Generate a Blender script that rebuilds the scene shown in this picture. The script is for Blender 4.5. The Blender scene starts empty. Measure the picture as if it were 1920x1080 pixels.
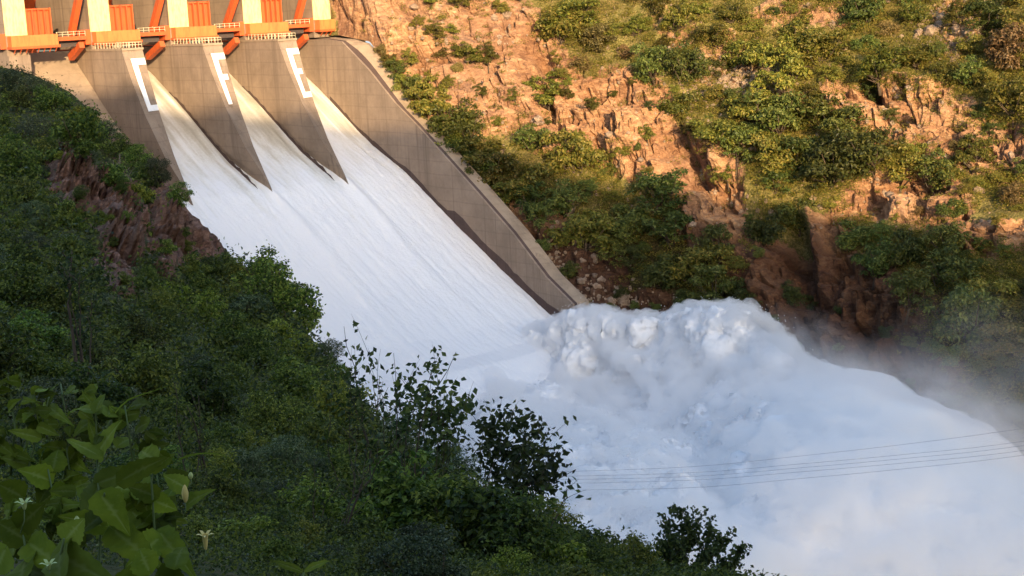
import bpy, math, random
import numpy as np
from mathutils import Vector, Matrix
from mathutils.bvhtree import BVHTree

random.seed(7)
rng = np.random.default_rng(11)
scene = bpy.context.scene
COL = scene.collection

# ------------------------------------------------------------------ camera
FPX = 2900.0                         # focal length in pixels of a 1920 px wide frame
PITCH, ROLL = 0.1829, -0.0486
fw = np.array([0, math.cos(PITCH), -math.sin(PITCH)])
_r = np.array([1.0, 0, 0]); _u = np.cross(_r, fw)
RT = _r * math.cos(ROLL) + _u * math.sin(ROLL)
UP = -_r * math.sin(ROLL) + _u * math.cos(ROLL)
cam_d = bpy.data.cameras.new('camera'); cam = bpy.data.objects.new('camera', cam_d); COL.objects.link(cam)
cam_d.sensor_width = 36.0; cam_d.lens = 36.0 * FPX / 1920.0
cam_d.clip_start = 0.1; cam_d.clip_end = 6000
cam.matrix_world = Matrix([[RT[0], UP[0], -fw[0], 0], [RT[1], UP[1], -fw[1], 0], [RT[2], UP[2], -fw[2], 0], [0, 0, 0, 1]])
scene.camera = cam

# ------------------------------------------------------------------ light
SUN_EL = math.radians(13.0)
SX, SY = 0.21, -0.978                 # horizontal direction towards the sun (behind the camera)
sdir = Vector((SX * math.cos(SUN_EL), SY * math.cos(SUN_EL), math.sin(SUN_EL))).normalized()
w = bpy.data.worlds.new('World'); scene.world = w; w.use_nodes = True
nt = w.node_tree; nt.nodes.clear()
sky = nt.nodes.new('ShaderNodeTexSky'); sky.sky_type = 'NISHITA'; sky.sun_disc = False
sky.sun_elevation = SUN_EL; sky.sun_rotation = math.atan2(sdir.x, sdir.y)
sky.dust_density = 2.2; sky.ozone_density = 1.5; sky.air_density = 1.0
bg = nt.nodes.new('ShaderNodeBackground'); bg.inputs[1].default_value = 0.15
wo = nt.nodes.new('ShaderNodeOutputWorld')
nt.links.new(sky.outputs[0], bg.inputs[0]); nt.links.new(bg.outputs[0], wo.inputs[0])
sl = bpy.data.lights.new('sun', 'SUN'); sl.energy = 3.4; sl.angle = math.radians(0.6); sl.color = (1.0, 0.72, 0.40)
so = bpy.data.objects.new('sun', sl); COL.objects.link(so)
so.rotation_mode = 'QUATERNION'; so.rotation_quaternion = sdir.to_track_quat('Z', 'Y')
scene.view_settings.view_transform = 'Standard'; scene.view_settings.look = 'None'
scene.view_settings.gamma = 1.0; scene.view_settings.use_curve_mapping = False
scene.view_settings.exposure = 1.4
scene.render.engine = 'CYCLES'
cy = scene.cycles
cy.use_denoising = True
cy.max_bounces = 12; cy.diffuse_bounces = 4; cy.glossy_bounces = 2; cy.transparent_max_bounces = 8; cy.volume_bounces = 10
cy.volume_step_rate = 2.0; cy.volume_max_steps = 128

# ------------------------------------------------------------------ frames and helpers
OR = np.array([-100.56, 334.77, -2.49]); BETA = 0.901; PW = 4.73
UA = np.array([math.sin(BETA), math.cos(BETA), 0.0]); VA = np.array([math.cos(BETA), -math.sin(BETA), 0.0]); ZA = np.array([0, 0, 1.0])
def ray(px, py): return fw + RT * (px - 960) / FPX - UP * (py - 540) / FPX
def at(px, py, d): return ray(px, py) * d                      # point seen at a pixel, d metres along the view axis
def onu(px, py, u):                                            # point on the vertical plane u = const of the dam frame
    d = ray(px, py); t = (u + OR @ UA) / (d @ UA); P = d * t - OR
    return (P @ VA, P[2])
def W3(u, v, z): return OR + np.multiply.outer(u, UA) + np.multiply.outer(v, VA) + np.multiply.outer(z, ZA)
def proj(P):
    P = np.asarray(P); z = P @ fw
    return 960 + FPX * (P @ RT) / z, 540 - FPX * (P @ UP) / z

def hash3(ix, iy, iz, seed=0):
    n = (ix * 374761393 + iy * 668265263 + iz * 2147483647 + seed * 1274126177) & 0xFFFFFFFF
    n = ((n ^ (n >> 13)) * 1274126177) & 0xFFFFFFFF
    n = ((n ^ (n >> 16)) * 2246822519) & 0xFFFFFFFF
    return ((n ^ (n >> 15)) & 0xFFFFFF) / float(0xFFFFFF)
def vnoise(P, seed=0):
    P = np.asarray(P, float); F = np.floor(P); I = F.astype(np.int64); t = P - F; t = t * t * t * (t * (t * 6 - 15) + 10)
    r = 0
    for dx in (0, 1):
        for dy in (0, 1):
            for dz in (0, 1):
                wx = t[..., 0] if dx else 1 - t[..., 0]; wy = t[..., 1] if dy else 1 - t[..., 1]; wz = t[..., 2] if dz else 1 - t[..., 2]
                r = r + wx * wy * wz * hash3(I[..., 0] + dx, I[..., 1] + dy, I[..., 2] + dz, seed)
    return r * 2 - 1
def fbm(P, octv=4, seed=0, gain=0.5, ridged=False):
    a = 1.0; s = 0; tot = 0; P = np.asarray(P, float)
    for i in range(octv):
        n = vnoise(P, seed + i * 17)
        if ridged: n = 1 - 2 * np.abs(n)
        s = s + a * n; tot += a; a *= gain; P = P * 2.03 + 7.1
    return s / tot

def worley(P, seed=0):
    """value of the nearest cell and the gap to the second nearest"""
    P = np.asarray(P, float); sh_ = P.shape[:-1]; P = P.reshape(-1, 3); I = np.floor(P).astype(np.int64)
    d1 = np.full(len(P), 9.0); d2 = np.full(len(P), 9.0); val = np.zeros(len(P))
    for dx in (-1, 0, 1):
        for dy in (-1, 0, 1):
            for dz in (-1, 0, 1):
                J = I + np.array([dx, dy, dz]); a, b_, c = J[:, 0], J[:, 1], J[:, 2]
                F_ = J + np.stack([hash3(a, b_, c, seed), hash3(a, b_, c, seed + 1), hash3(a, b_, c, seed + 2)], -1)
                d = ((P - F_) ** 2).sum(-1); nv_ = hash3(a, b_, c, seed + 3); m_ = d < d1
                d2 = np.where(m_, d1, np.minimum(d2, d)); val = np.where(m_, nv_, val); d1 = np.where(m_, d, d1)
    return val.reshape(sh_), (np.sqrt(d2) - np.sqrt(d1)).reshape(sh_)
def link(o, parent=None):
    COL.objects.link(o)
    if parent is not None: o.parent = parent
    return o
def tag(o, label=None, cat=None, group=None, kind=None):
    if label: o['label'] = label
    if cat: o['category'] = cat
    if group: o['group'] = group
    if kind: o['kind'] = kind
    return o
def empty(name, loc, label=None, cat=None, group=None, rz=0):
    o = bpy.data.objects.new(name, None); o.location = loc; o.rotation_euler = (0, 0, rz); o.empty_display_size = 0.3
    link(o); return tag(o, label, cat, group)
def mesh_np(name, V, F, mat=None, smooth=True):
    """V (n,3), F (m,k) index array with equal k"""
    V = np.asarray(V, np.float32).reshape(-1, 3); F = np.asarray(F, np.int32); k = F.shape[1]
    me = bpy.data.meshes.new(name); me.vertices.add(len(V)); me.vertices.foreach_set('co', V.ravel())
    me.loops.add(F.size); me.loops.foreach_set('vertex_index', F.ravel())
    me.polygons.add(len(F)); me.polygons.foreach_set('loop_start', np.arange(0, F.size, k, dtype=np.int32))
    try: me.polygons.foreach_set('loop_total', np.full(len(F), k, np.int32))
    except Exception: pass
    me.polygons.foreach_set('use_smooth', np.full(len(F), smooth, bool))
    if mat: me.materials.append(mat)
    me.update(calc_edges=True); me.validate()
    return me
def grid_faces(nr, nc, flip=False):
    i = np.arange(nr - 1)[:, None] * nc + np.arange(nc - 1)[None, :]
    F = np.stack([i, i + 1, i + 1 + nc, i + nc], -1).reshape(-1, 4)
    return F[:, ::-1] if flip else F
def set_attr(me, name, a):
    at_ = me.attributes.new(name, 'FLOAT', 'POINT'); at_.data.foreach_set('value', np.asarray(a, np.float32).ravel())

class MB:
    """collects boxes, prisms and tubes into one mesh"""
    def __init__(s): s.v = []; s.f = []
    def add(s, V, F):
        n = len(s.v); s.v += [tuple(map(float, p)) for p in V]; s.f += [tuple(i + n for i in f) for f in F]; return s
    def box(s, x0, x1, y0, y1, z0, z1):
        V = [(x, y, z) for z in (z0, z1) for y in (y0, y1) for x in (x0, x1)]
        return s.add(V, [(0, 2, 3, 1), (4, 5, 7, 6), (0, 1, 5, 4), (2, 6, 7, 3), (0, 4, 6, 2), (1, 3, 7, 5)])
    def beam(s, a, b, w_, h_, up=(0, 0, 1)):
        a = Vector(a); b = Vector(b); d = (b - a).normalized(); sd = d.cross(Vector(up))
        if sd.length < 1e-4: sd = Vector((0, 1, 0))
        sd.normalize(); un = sd.cross(d)
        V = []
        for p in (a, b):
            for q in ((-1, -1), (1, -1), (1, 1), (-1, 1)): V.append(p + sd * q[0] * w_ / 2 + un * q[1] * h_ / 2)
        return s.add(V, [(0, 1, 2, 3), (7, 6, 5, 4), (0, 4, 5, 1), (1, 5, 6, 2), (2, 6, 7, 3), (3, 7, 4, 0)])
    def tube(s, pts, rad, n=6):
        pts = [Vector(p) for p in pts]; V = []; F = []
        if not hasattr(rad, '__len__'): rad = [rad] * len(pts)
        for i, p in enumerate(pts):
            d = (pts[min(i + 1, len(pts) - 1)] - pts[max(i - 1, 0)]).normalized()
            a = d.orthogonal().normalized(); b_ = d.cross(a)
            for k in range(n):
                t = 2 * math.pi * k / n; V.append(p + (a * math.cos(t) + b_ * math.sin(t)) * rad[i])
        for i in range(len(pts) - 1):
            for k in range(n):
                F.append((i * n + k, i * n + (k + 1) % n, (i + 1) * n + (k + 1) % n, (i + 1) * n + k))
        F.append(tuple(range(n))[::-1]); F.append(tuple((len(pts) - 1) * n + k for k in range(n)))
        return s.add(V, F)
    def mesh(s, name, mat, smooth=False):
        me = bpy.data.meshes.new(name); me.from_pydata(s.v, [], s.f); me.materials.append(mat)
        for p in me.polygons: p.use_smooth = smooth
        me.update(); return me
    def obj(s, name, mat, parent=None, smooth=False, bev=0):
        o = bpy.data.objects.new(name, s.mesh(name, mat, smooth)); link(o, parent)
        if bev:
            m = o.modifiers.new('b', 'BEVEL'); m.width = bev; m.segments = 1; m.limit_method = 'ANGLE'
        return o

# ------------------------------------------------------------------ materials
class NT:
    def __init__(s, name):
        s.m = bpy.data.materials.new(name); s.m.use_nodes = True; s.t = s.m.node_tree; s.t.nodes.clear()
        s.out = s.t.nodes.new('ShaderNodeOutputMaterial')
    def n(s, typ, **kw):
        nd = s.t.nodes.new(typ)
        for k, v in kw.items():
            if k.startswith('i_'): nd.inputs[k[2:].replace('_', ' ')].default_value = v
            elif k.startswith('x'): nd.inputs[int(k[1:])].default_value = v
            else: setattr(nd, k, v)
        return nd
    def l(s, a, b): s.t.links.new(a, b)
    def coords(s, scale=(1, 1, 1), which='Object', rot=(0, 0, 0)):
        tc = s.n('ShaderNodeTexCoord'); mp = s.n('ShaderNodeMapping'); mp.inputs['Scale'].default_value = scale; mp.inputs['Rotation'].default_value = rot
        s.l(tc.outputs[which], mp.inputs[0]); return mp.outputs[0]
    def noise(s, vec, scale, detail=4, rough=0.55, dist=0):
        nd = s.n('ShaderNodeTexNoise'); nd.inputs['Scale'].default_value = scale; nd.inputs['Detail'].default_value = detail
        nd.inputs['Roughness'].default_value = rough; nd.inputs['Distortion'].default_value = dist
        if vec is not None: s.l(vec, nd.inputs['Vector'])
        return nd.outputs[0]
    def ramp(s, fac, stops):
        r = s.n('ShaderNodeValToRGB'); e = r.color_ramp.elements
        while len(e) < len(stops): e.new(0.5)
        for i, (p, c) in enumerate(stops):
            e[i].position = p; e[i].color = (c[0], c[1], c[2], 1) if hasattr(c, '__len__') else (c, c, c, 1)
        s.l(fac, r.inputs[0]); return r.outputs[0]
    def mix(s, fac, a, b, mode='MIX'):
        m = s.n('ShaderNodeMix', data_type='RGBA', blend_type=mode)
        for x, i in ((fac, 0), (a, 6), (b, 7)):
            if hasattr(x, 'links') or hasattr(x, 'is_linked'): s.l(x, m.inputs[i])
            else: m.inputs[i].default_value = x if i == 0 else (x[0], x[1], x[2], 1)
        return m.outputs[2]
    def bsdf(s, col, rough=0.9, bump=None, bstr=0.5, bdist=0.1, spec=0.3, sub=0):
        p = s.n('ShaderNodeBsdfPrincipled'); p.inputs['Roughness'].default_value = rough; p.inputs['Specular IOR Level'].default_value = spec
        if hasattr(col, 'is_linked'): s.l(col, p.inputs['Base Color'])
        else: p.inputs['Base Color'].default_value = (*col, 1)
        if bump is not None:
            b = s.n('ShaderNodeBump'); b.inputs['Strength'].default_value = bstr; b.inputs['Distance'].default_value = bdist
            s.l(bump, b.inputs['Height']); s.l(b.outputs[0], p.inputs['Normal'])
        s.l(p.outputs[0], s.out.inputs[0]); s.p = p
        return s.m

def mat_concrete(name, base=(0.35, 0.265, 0.20), dark=(0.11, 0.082, 0.07), stain=0.8, dirt=0.0):
    t = NT(name)
    c1 = t.coords((0.45, 0.45, 0.018)); c2 = t.coords((1, 1, 1)); c3 = t.coords((1.1, 1.1, 0.012))
    s1 = t.noise(c1, 0.55, 7, 0.78, 0.3); s2 = t.noise(c2, 0.13, 7, 0.7); s3 = t.noise(c3, 0.43, 5, 0.75)
    col = t.mix(t.ramp(s1, [(0.50 - 0.1 * dirt, 0), (0.72, 1)]), base, dark)
    col = t.mix(stain, base, col)
    col = t.mix(t.ramp(s3, [(0.58, 0), (0.72, 0.8)]), col, tuple(x * 0.8 for x in dark))
    col = t.mix(t.ramp(s2, [(0.35, 0.0), (0.65, 0.8)]), col, tuple(x * 0.6 for x in base))
    wv = t.n('ShaderNodeTexWave', wave_type='BANDS', bands_direction='Z'); wv.inputs['Scale'].default_value = 0.11; wv.inputs['Distortion'].default_value = 0.6; wv.inputs['Detail'].default_value = 2
    t.l(c2, wv.inputs[0])
    lines = t.ramp(wv.outputs['Fac'], [(0.0, 1), (0.04, 0)])
    col = t.mix(lines, col, t.mix(0.18, col, dark))
    bp = t.noise(c2, 3.0, 6, 0.7)
    return t.bsdf(col, 0.92, bp, 0.5, 0.08, 0.15)
M_conc = mat_concrete('concrete_stained')
M_conc_light = mat_concrete('concrete_light', (0.42, 0.32, 0.23), (0.17, 0.125, 0.095), 0.7)
M_conc_dark = mat_concrete('concrete_wet_and_shade', (0.13, 0.09, 0.08), (0.05, 0.035, 0.035), 0.6, 1)  # wet concrete; also the painted shade of the wall channel

def mat_paint(name, col, dirty=(0.25, 0.17, 0.12), amt=0.35, rough=0.55, spec=0.3, sc=1.2):
    t = NT(name); c = t.coords((1, 1, 0.25)); n = t.noise(c, sc, 6, 0.65); n2 = t.noise(t.coords(), 9.0, 3, 0.5)
    k = t.mix(t.ramp(n, [(0.45, 0), (0.75, amt)]), col, dirty)
    return t.bsdf(k, rough, n2, 0.2, 0.03, spec)
M_cream = mat_paint('cream_paint', (0.76, 0.66, 0.32), (0.40, 0.27, 0.12), 0.85, sc=2.2)
M_white = mat_paint('white_letter_paint', (0.92, 0.92, 0.92), (0.55, 0.5, 0.45), 0.15, 0.6)
M_orange = mat_paint('orange_steel_paint', (0.62, 0.12, 0.035), (0.28, 0.08, 0.045), 0.75, 0.45)
M_orange_l = mat_paint('faded_orange_paint', (0.58, 0.20, 0.06), (0.42, 0.10, 0.035), 0.8, 0.6)
M_rail = mat_paint('pale_rail_paint', (0.70, 0.62, 0.42), (0.3, 0.2, 0.12), 0.4)
M_steel = mat_paint('dark_steel', (0.07, 0.06, 0.06), (0.12, 0.06, 0.04), 0.5)

def mat_rock(name, cols, grass, sc=1.0, gmask=True, crack=0.55):
    t = NT(name); c = t.coords((1, 1, 1)); cs = t.coords((1, 1, 2.6), rot=(0.35, 0.5, 0.3))
    n1 = t.noise(c, 0.06 * sc, 6, 0.6, 0.5); n2 = t.noise(cs, 0.45 * sc, 8, 0.68, 0.4); n3 = t.noise(c, 2.2 * sc, 5, 0.6)
    col = t.ramp(n2, [(0.30, cols[0]), (0.45, cols[1]), (0.58, cols[2]), (0.75, cols[3])])
    col = t.mix(t.ramp(n1, [(0.42, 0), (0.62, 0.45)]), col, cols[4])
    vo = t.n('ShaderNodeTexVoronoi', feature='DISTANCE_TO_EDGE'); vo.inputs['Scale'].default_value = 0.35 * sc
    wp = t.n('ShaderNodeVectorMath', operation='ADD'); nn = t.n('ShaderNodeTexNoise'); nn.inputs['Scale'].default_value = 0.5 * sc; nn.inputs['Detail'].default_value = 4
    t.l(cs, nn.inputs[0]); ms = t.n('ShaderNodeVectorMath', operation='SCALE'); ms.inputs['Scale'].default_value = 3.5; t.l(nn.outputs[1], ms.inputs[0])
    t.l(cs, wp.inputs[0]); t.l(ms.outputs[0], wp.inputs[1]); t.l(wp.outputs[0], vo.inputs['Vector'])
    cr = t.ramp(vo.outputs[0], [(0.0, crack), (0.06, 0)])
    col = t.mix(cr, col, tuple(x * 0.3 for x in cols[0]))
    if gmask:
        a = t.n('ShaderNodeAttribute', attribute_name='veg')
        mm = t.n('ShaderNodeMath', operation='ADD'); t.l(a.outputs['Fac'], mm.inputs[0])
        m2 = t.n('ShaderNodeMath', operation='MULTIPLY_ADD'); t.l(t.noise(c, 0.9 * sc, 5, 0.7), m2.inputs[0]); m2.inputs[1].default_value = 1.6; m2.inputs[2].default_value = -0.8
        t.l(m2.outputs[0], mm.inputs[1])
        gcol = t.ramp(n3, [(0.3, grass[0]), (0.5, grass[1]), (0.7, grass[2])])
        col = t.mix(t.ramp(mm.outputs[0], [(0.42, 0), (0.62, 0.9)]), col, gcol)
    if name.startswith('orange'):
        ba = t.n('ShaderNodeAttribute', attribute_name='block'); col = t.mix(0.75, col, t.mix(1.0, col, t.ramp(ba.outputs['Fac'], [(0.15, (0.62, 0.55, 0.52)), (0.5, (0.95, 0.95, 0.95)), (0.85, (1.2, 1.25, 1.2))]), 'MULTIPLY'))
        wa = t.n('ShaderNodeAttribute', attribute_name='low_dark'); wm = t.n('ShaderNodeMath', operation='MULTIPLY_ADD'); t.l(n2, wm.inputs[0]); wm.inputs[1].default_value = 0.7
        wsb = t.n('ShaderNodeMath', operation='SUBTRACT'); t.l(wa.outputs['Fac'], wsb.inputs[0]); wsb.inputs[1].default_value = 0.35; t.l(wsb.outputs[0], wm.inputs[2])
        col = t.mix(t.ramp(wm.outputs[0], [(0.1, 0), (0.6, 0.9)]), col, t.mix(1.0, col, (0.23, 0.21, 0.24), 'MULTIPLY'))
    hb = t.mix(0.5, n2, n3)
    hb = t.mix(cr, hb, (0, 0, 0))
    return t.bsdf(col, 0.95, hb, 0.9, 0.9 / sc, 0.1)
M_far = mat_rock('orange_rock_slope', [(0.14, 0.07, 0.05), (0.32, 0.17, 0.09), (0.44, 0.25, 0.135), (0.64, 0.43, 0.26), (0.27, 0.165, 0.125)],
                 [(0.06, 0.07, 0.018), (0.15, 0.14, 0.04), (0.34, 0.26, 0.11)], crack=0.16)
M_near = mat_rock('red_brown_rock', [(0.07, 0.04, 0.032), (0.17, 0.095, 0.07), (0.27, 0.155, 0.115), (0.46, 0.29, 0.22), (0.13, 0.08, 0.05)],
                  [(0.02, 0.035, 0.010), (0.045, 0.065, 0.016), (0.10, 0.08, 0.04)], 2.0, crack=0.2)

def mat_leaf(name, cols, rough=0.5, trans=0.3, yellow=0.0, spec=0.35):
    t = NT(name); g = t.n('ShaderNodeNewGeometry'); oi = t.n('ShaderNodeObjectInfo')
    col = t.ramp(g.outputs['Random Per Island'], [(0.0, cols[0]), (0.5, cols[1]), (0.93 - yellow, cols[2]), (1.0 - yellow * 0.6, cols[2] if not yellow else (0.42, 0.30, 0.05))])
    hs = t.n('ShaderNodeHueSaturation'); t.l(col, hs.inputs['Color'])
    mr = t.n('ShaderNodeMapRange'); t.l(oi.outputs['Random'], mr.inputs[0]); mr.inputs[3].default_value = 0.455; mr.inputs[4].default_value = 0.507; t.l(mr.outputs[0], hs.inputs['Hue'])
    m2 = t.n('ShaderNodeMapRange'); 
    mh = t.n('ShaderNodeMath', operation='FRACT'); mk = t.n('ShaderNodeMath', operation='MULTIPLY'); mk.inputs[1].default_value = 7.3
    t.l(oi.outputs['Random'], mk.inputs[0]); t.l(mk.outputs[0], mh.inputs[0]); t.l(mh.outputs[0], m2.inputs[0]); m2.inputs[3].default_value = 0.55; m2.inputs[4].default_value = 1.5
    t.l(m2.outputs[0], hs.inputs['Value'])
    p = t.n('ShaderNodeBsdfPrincipled'); p.inputs['Roughness'].default_value = rough; p.inputs['Specular IOR Level'].default_value = spec
    t.l(hs.outputs[0], p.inputs['Base Color'])
    tr = t.n('ShaderNodeBsdfTranslucent'); t.l(hs.outputs[0], tr.inputs[0])
    mx = t.n('ShaderNodeMixShader'); mx.inputs[0].default_value = trans
    t.l(p.outputs[0], mx.inputs[1]); t.l(tr.outputs[0], mx.inputs[2]); t.l(mx.outputs[0], t.out.inputs[0])
    return t.m
M_leaf_far = mat_leaf('olive_leaves', [(0.055, 0.075, 0.012), (0.13, 0.15, 0.022), (0.24, 0.22, 0.04)])
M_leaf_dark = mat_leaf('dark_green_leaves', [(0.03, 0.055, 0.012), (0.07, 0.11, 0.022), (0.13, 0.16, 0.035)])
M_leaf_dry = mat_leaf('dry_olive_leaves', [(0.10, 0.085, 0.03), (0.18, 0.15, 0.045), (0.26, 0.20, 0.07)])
M_leaf_near = mat_leaf('near_bank_leaves', [(0.018, 0.042, 0.006), (0.065, 0.115, 0.013), (0.19, 0.25, 0.04)], 0.5, 0.4, 0.0)
M_leaf_sprig = mat_leaf('sapling_leaves', [(0.015, 0.035, 0.008), (0.045, 0.08, 0.014), (0.11, 0.15, 0.03)], 0.5, 0.35)
M_bark = mat_paint('bark', (0.10, 0.075, 0.055), (0.045, 0.03, 0.022), 0.8, 0.9, 0.1, 6)
M_bark_pale = mat_paint('pale_bark', (0.30, 0.24, 0.20), (0.15, 0.11, 0.09), 0.6, 0.9, 0.1, 6)

# ------------------------------------------------------------------ chute profile (v, z) in the dam frame
PROF_V = np.array([-14, -10, -5, 0, 4, 9, 16, 22.5, 35, 54, 70, 84, 92, 97, 106, 120])
PROF_Z = np.array([-8.8, -10.6, -13.3, -15.9, -18.2, -21.2, -25.4, -29.0, -34.4, -45.5, -54.3, -61.3, -64.2, -65.0, -69.0, -79.0])
UW = 19 * 4 - PW                       # inner face of the far side wall
rootM = Matrix.Translation(Vector(OR)) @ Matrix([[VA[0], UA[0], 0, 0], [VA[1], UA[1], 0, 0], [0, 0, 1, 0], [0, 0, 0, 1]])

# ================================================================== terrain: far slope
A_px = [(640, 78), (690, 130), (740, 193), (783, 237), (833, 293), (893, 360), (960, 437), (1023, 520), (1083, 580)]
B_px = [(697, 73), (740, 133), (783, 200), (827, 263), (873, 327), (903, 360), (973, 437), (1033, 517), (1090, 577)]
A_vz = [onu(*q, UW) for q in A_px]; B_vz = [onu(*q, UW + 4.5) for q in B_px]
bv = np.array([-60, 5] + [p[0] for p in B_vz] + [110, 130, 400]); bz = np.array([-3.5, -3.5] + [p[1] - 0.6 for p in B_vz] + [-72, -76, -76])
order = np.argsort(bv); bv = bv[order]; bz = bz[order]

ROCK = [(720, 40, 110, 90, 1), (830, 150, 110, 90, .9), (930, 120, 130, 130, .9), (1130, 220, 150, 90, 1), (1240, 290, 90, 70, 1), (1380, 130, 80, 60, .7),
        (1340, 380, 80, 120, 1), (980, 420, 90, 60, .9), (1090, 510, 90, 60, .9), (1200, 570, 90, 40, .8), (1450, 520, 90, 80, .85), (1560, 600, 190, 140, .95), (1540, 470, 50, 90, 1), (1640, 720, 180, 80, .95),
        (1680, 220, 150, 55, 1), (1850, 275, 150, 50, 1), (1690, 375, 140, 50, 1), (1890, 420, 110, 40, 1), (1790, 50, 50, 70, .6), (1560, 40, 50, 30, .5), (1450, 30, 80, 40, .4), (1280, 60, 50, 40, .4), (1590, 190, 60, 30, .7)]
def rockmask(X, Y):
    m = np.zeros_like(X)
    for cx, cy_, rx, ry, a in ROCK: m = np.maximum(m, a * np.clip(1.35 - ((X - cx) / rx) ** 2 - ((Y - cy_) / ry) ** 2, 0, 1))
    return m
ns, nv = 330, 760
S = np.linspace(0, 190, ns)[:, None] * np.ones(nv)[None, :]
Vv = (np.linspace(-45, 300, nv))[None, :] * np.ones(ns)[:, None]
TH = math.radians(39)
zb = np.interp(Vv, bv, bz)
U0 = UW + 3.9 + 0 * S
extra = np.clip((-3.0 - zb), 0, 75)            # lower foot further downstream
Uu = U0 + S * math.cos(TH); Zz = zb + S * math.sin(TH)
nrm = np.array([-math.sin(TH), 0, math.cos(TH)])  # (u, v, z)
P0 = np.stack([Uu, Vv, Zz], -1)
X0, Y0 = proj(W3(Uu.ravel(), Vv.ravel(), Zz.ravel())); X0 = X0.reshape(S.shape); Y0 = Y0.reshape(S.shape)
rm = rockmask(X0 + 45 * fbm(P0 * 0.05, 3, 5), Y0 + 35 * fbm(P0 * 0.05, 3, 9))
fade = np.clip(S / 6.0, 0, 1)
skew = np.stack([P0[..., 0] * 0.9 + P0[..., 1] * 0.5, P0[..., 1] * 0.9 - P0[..., 2] * 0.5, P0[..., 2]], -1)
big = fbm(P0 * 0.018, 4, 21) * 7.0
crag = fbm(skew * np.array([0.10, 0.10, 0.055]), 6, 33, 0.55, True)
blocky = fbm(P0 * 0.16, 4, 71)
blocky = np.round(blocky * 4) / 4 * 0.7 + blocky * 0.3
small = fbm(P0 * 0.35, 4, 55, 0.55)
edgy = 1 - np.abs(fbm(skew * np.array([0.33, 0.33, 0.16]), 5, 141, 0.6)) * 2
disp = big + rm * (crag * 4.2 + blocky * 3.0 + edgy * 1.2 - 1.6) + small * (0.6 + 0.9 * rm)
wp_ = P0 + 2.2 * np.stack([fbm(P0 * 0.2, 2, 161), fbm(P0 * 0.2, 2, 162), fbm(P0 * 0.2, 2, 163)], -1)
c1_, g1_ = worley(wp_ * np.array([0.17, 0.15, 0.10]), 171); c2_, g2_ = worley(wp_ * np.array([0.42, 0.38, 0.26]), 181)
disp = disp + rm * (4.4 * (c1_ - 0.5) + 2.1 * (c2_ - 0.5) - 2.0 * np.clip(1 - g1_ / 0.12, 0, 1) - 0.9 * np.clip(1 - g2_ / 0.12, 0, 1))
# narrow gully in the cliff, bold buttress, dark cleft, spur
def groove(x0, y0, x1, y1, wpx, depth):
    dx, dy = x1 - x0, y1 - y0; t = np.clip(((X0 - x0) * dx + (Y0 - y0) * dy) / (dx * dx + dy * dy), 0, 1)
    d = np.hypot(X0 - x0 - t * dx + 12 * fbm(P0 * 0.12, 3, 91), Y0 - y0 - t * dy)
    return -depth * np.exp(-(d / wpx) ** 2)
disp += groove(1000, 80, 1015, 190, 14, 6) + groove(1015, 190, 1060, 260, 11, 4) + groove(1130, 260, 1145, 320, 18, 5) + groove(1270, 220, 1300, 330, 12, 4) + groove(1640, 170, 1650, 215, 14, 6)
disp += groove(1270, 290, 1420, 420, 34, 5) + groove(1490, 420, 1500, 600, 28, 7) + groove(1480, 60, 1510, 110, 24, 4)
disp += -groove(1528, 415, 1545, 500, 13, 5) - groove(1200, 270, 1230, 300, 34, 4) - groove(1390, 520, 1440, 560, 34, 4) - groove(660, 0, 700, 70, 40, 3)
disp *= fade
U2 = Uu + nrm[0] * disp; Z2 = Zz + nrm[2] * disp
# terraces: rock stands as steps
step = 5.5; zz = Z2 / step; fr = zz - np.floor(zz); ter = (np.floor(zz) + np.clip((fr - 0.35) / 0.45, 0, 1)) * step
Z2 = Z2 + (ter - Z2) * 0.55 * rm * fade
veg = np.clip(1.0 - rm * 1.5 + 0.30 * fbm(P0 * 0.08, 3, 40), 0, 1)
Vfar = W3(U2.ravel(), Vv.ravel(), Z2.ravel())
Ffar = grid_faces(ns, nv)
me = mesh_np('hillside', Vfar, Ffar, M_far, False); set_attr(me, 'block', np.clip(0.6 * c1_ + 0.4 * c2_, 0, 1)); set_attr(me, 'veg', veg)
set_attr(me, 'low_dark', np.clip((Y0 - (395 + (X0 - 1250) * 0.10)) / 110 + 0.25 * fbm(P0 * 0.1, 3, 44), 0, 1))  # slope colour gets darker below a slanting line
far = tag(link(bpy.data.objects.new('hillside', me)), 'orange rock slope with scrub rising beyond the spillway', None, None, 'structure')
bvh_far = BVHTree.FromPolygons([tuple(p) for p in Vfar], [tuple(f) for f in Ffar.tolist()])
# far plateau above the frame and the river floor
def big_sheet(name, fn, u0, u1, v0, v1, n, mat, label, seed):
    uu = np.linspace(u0, u1, n)[:, None] * np.ones(n); vv = np.linspace(v0, v1, n)[None, :] * np.ones(n)[:, None]
    zz = fn(uu, vv); P = W3(uu.ravel(), vv.ravel(), zz.ravel()); me = mesh_np(name, P, grid_faces(n, n), mat)
    set_attr(me, 'veg', np.full(n * n, 0.7))
    return tag(link(bpy.data.objects.new(name, me)), label, None, None, 'structure')
big_sheet('far_hills', lambda u, v: np.interp(u, [190, 215, 400, 900, 3000], [0, 30, 130, 200, 260]) + 14 * fbm(np.stack([u, v, 0 * u], -1) * 0.01, 4, 3), 205, 3000, -1500, 1800, 90, M_far, 'scrub covered hills above the far slope', 3)
t = NT('river_water'); cc = t.coords((1, 1, 1)); nn = t.noise(cc, 0.25, 6, 0.6)
M_river = t.bsdf(t.mix(nn, (0.30, 0.32, 0.30), (0.75, 0.78, 0.80)), 0.35, nn, 0.8, 0.5, 0.4)
ground_v = [W3(u, v, -78.0) for u, v in ((-3000, -3000), (3000, -3000), (3000, 3000), (-3000, 3000))]
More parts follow.
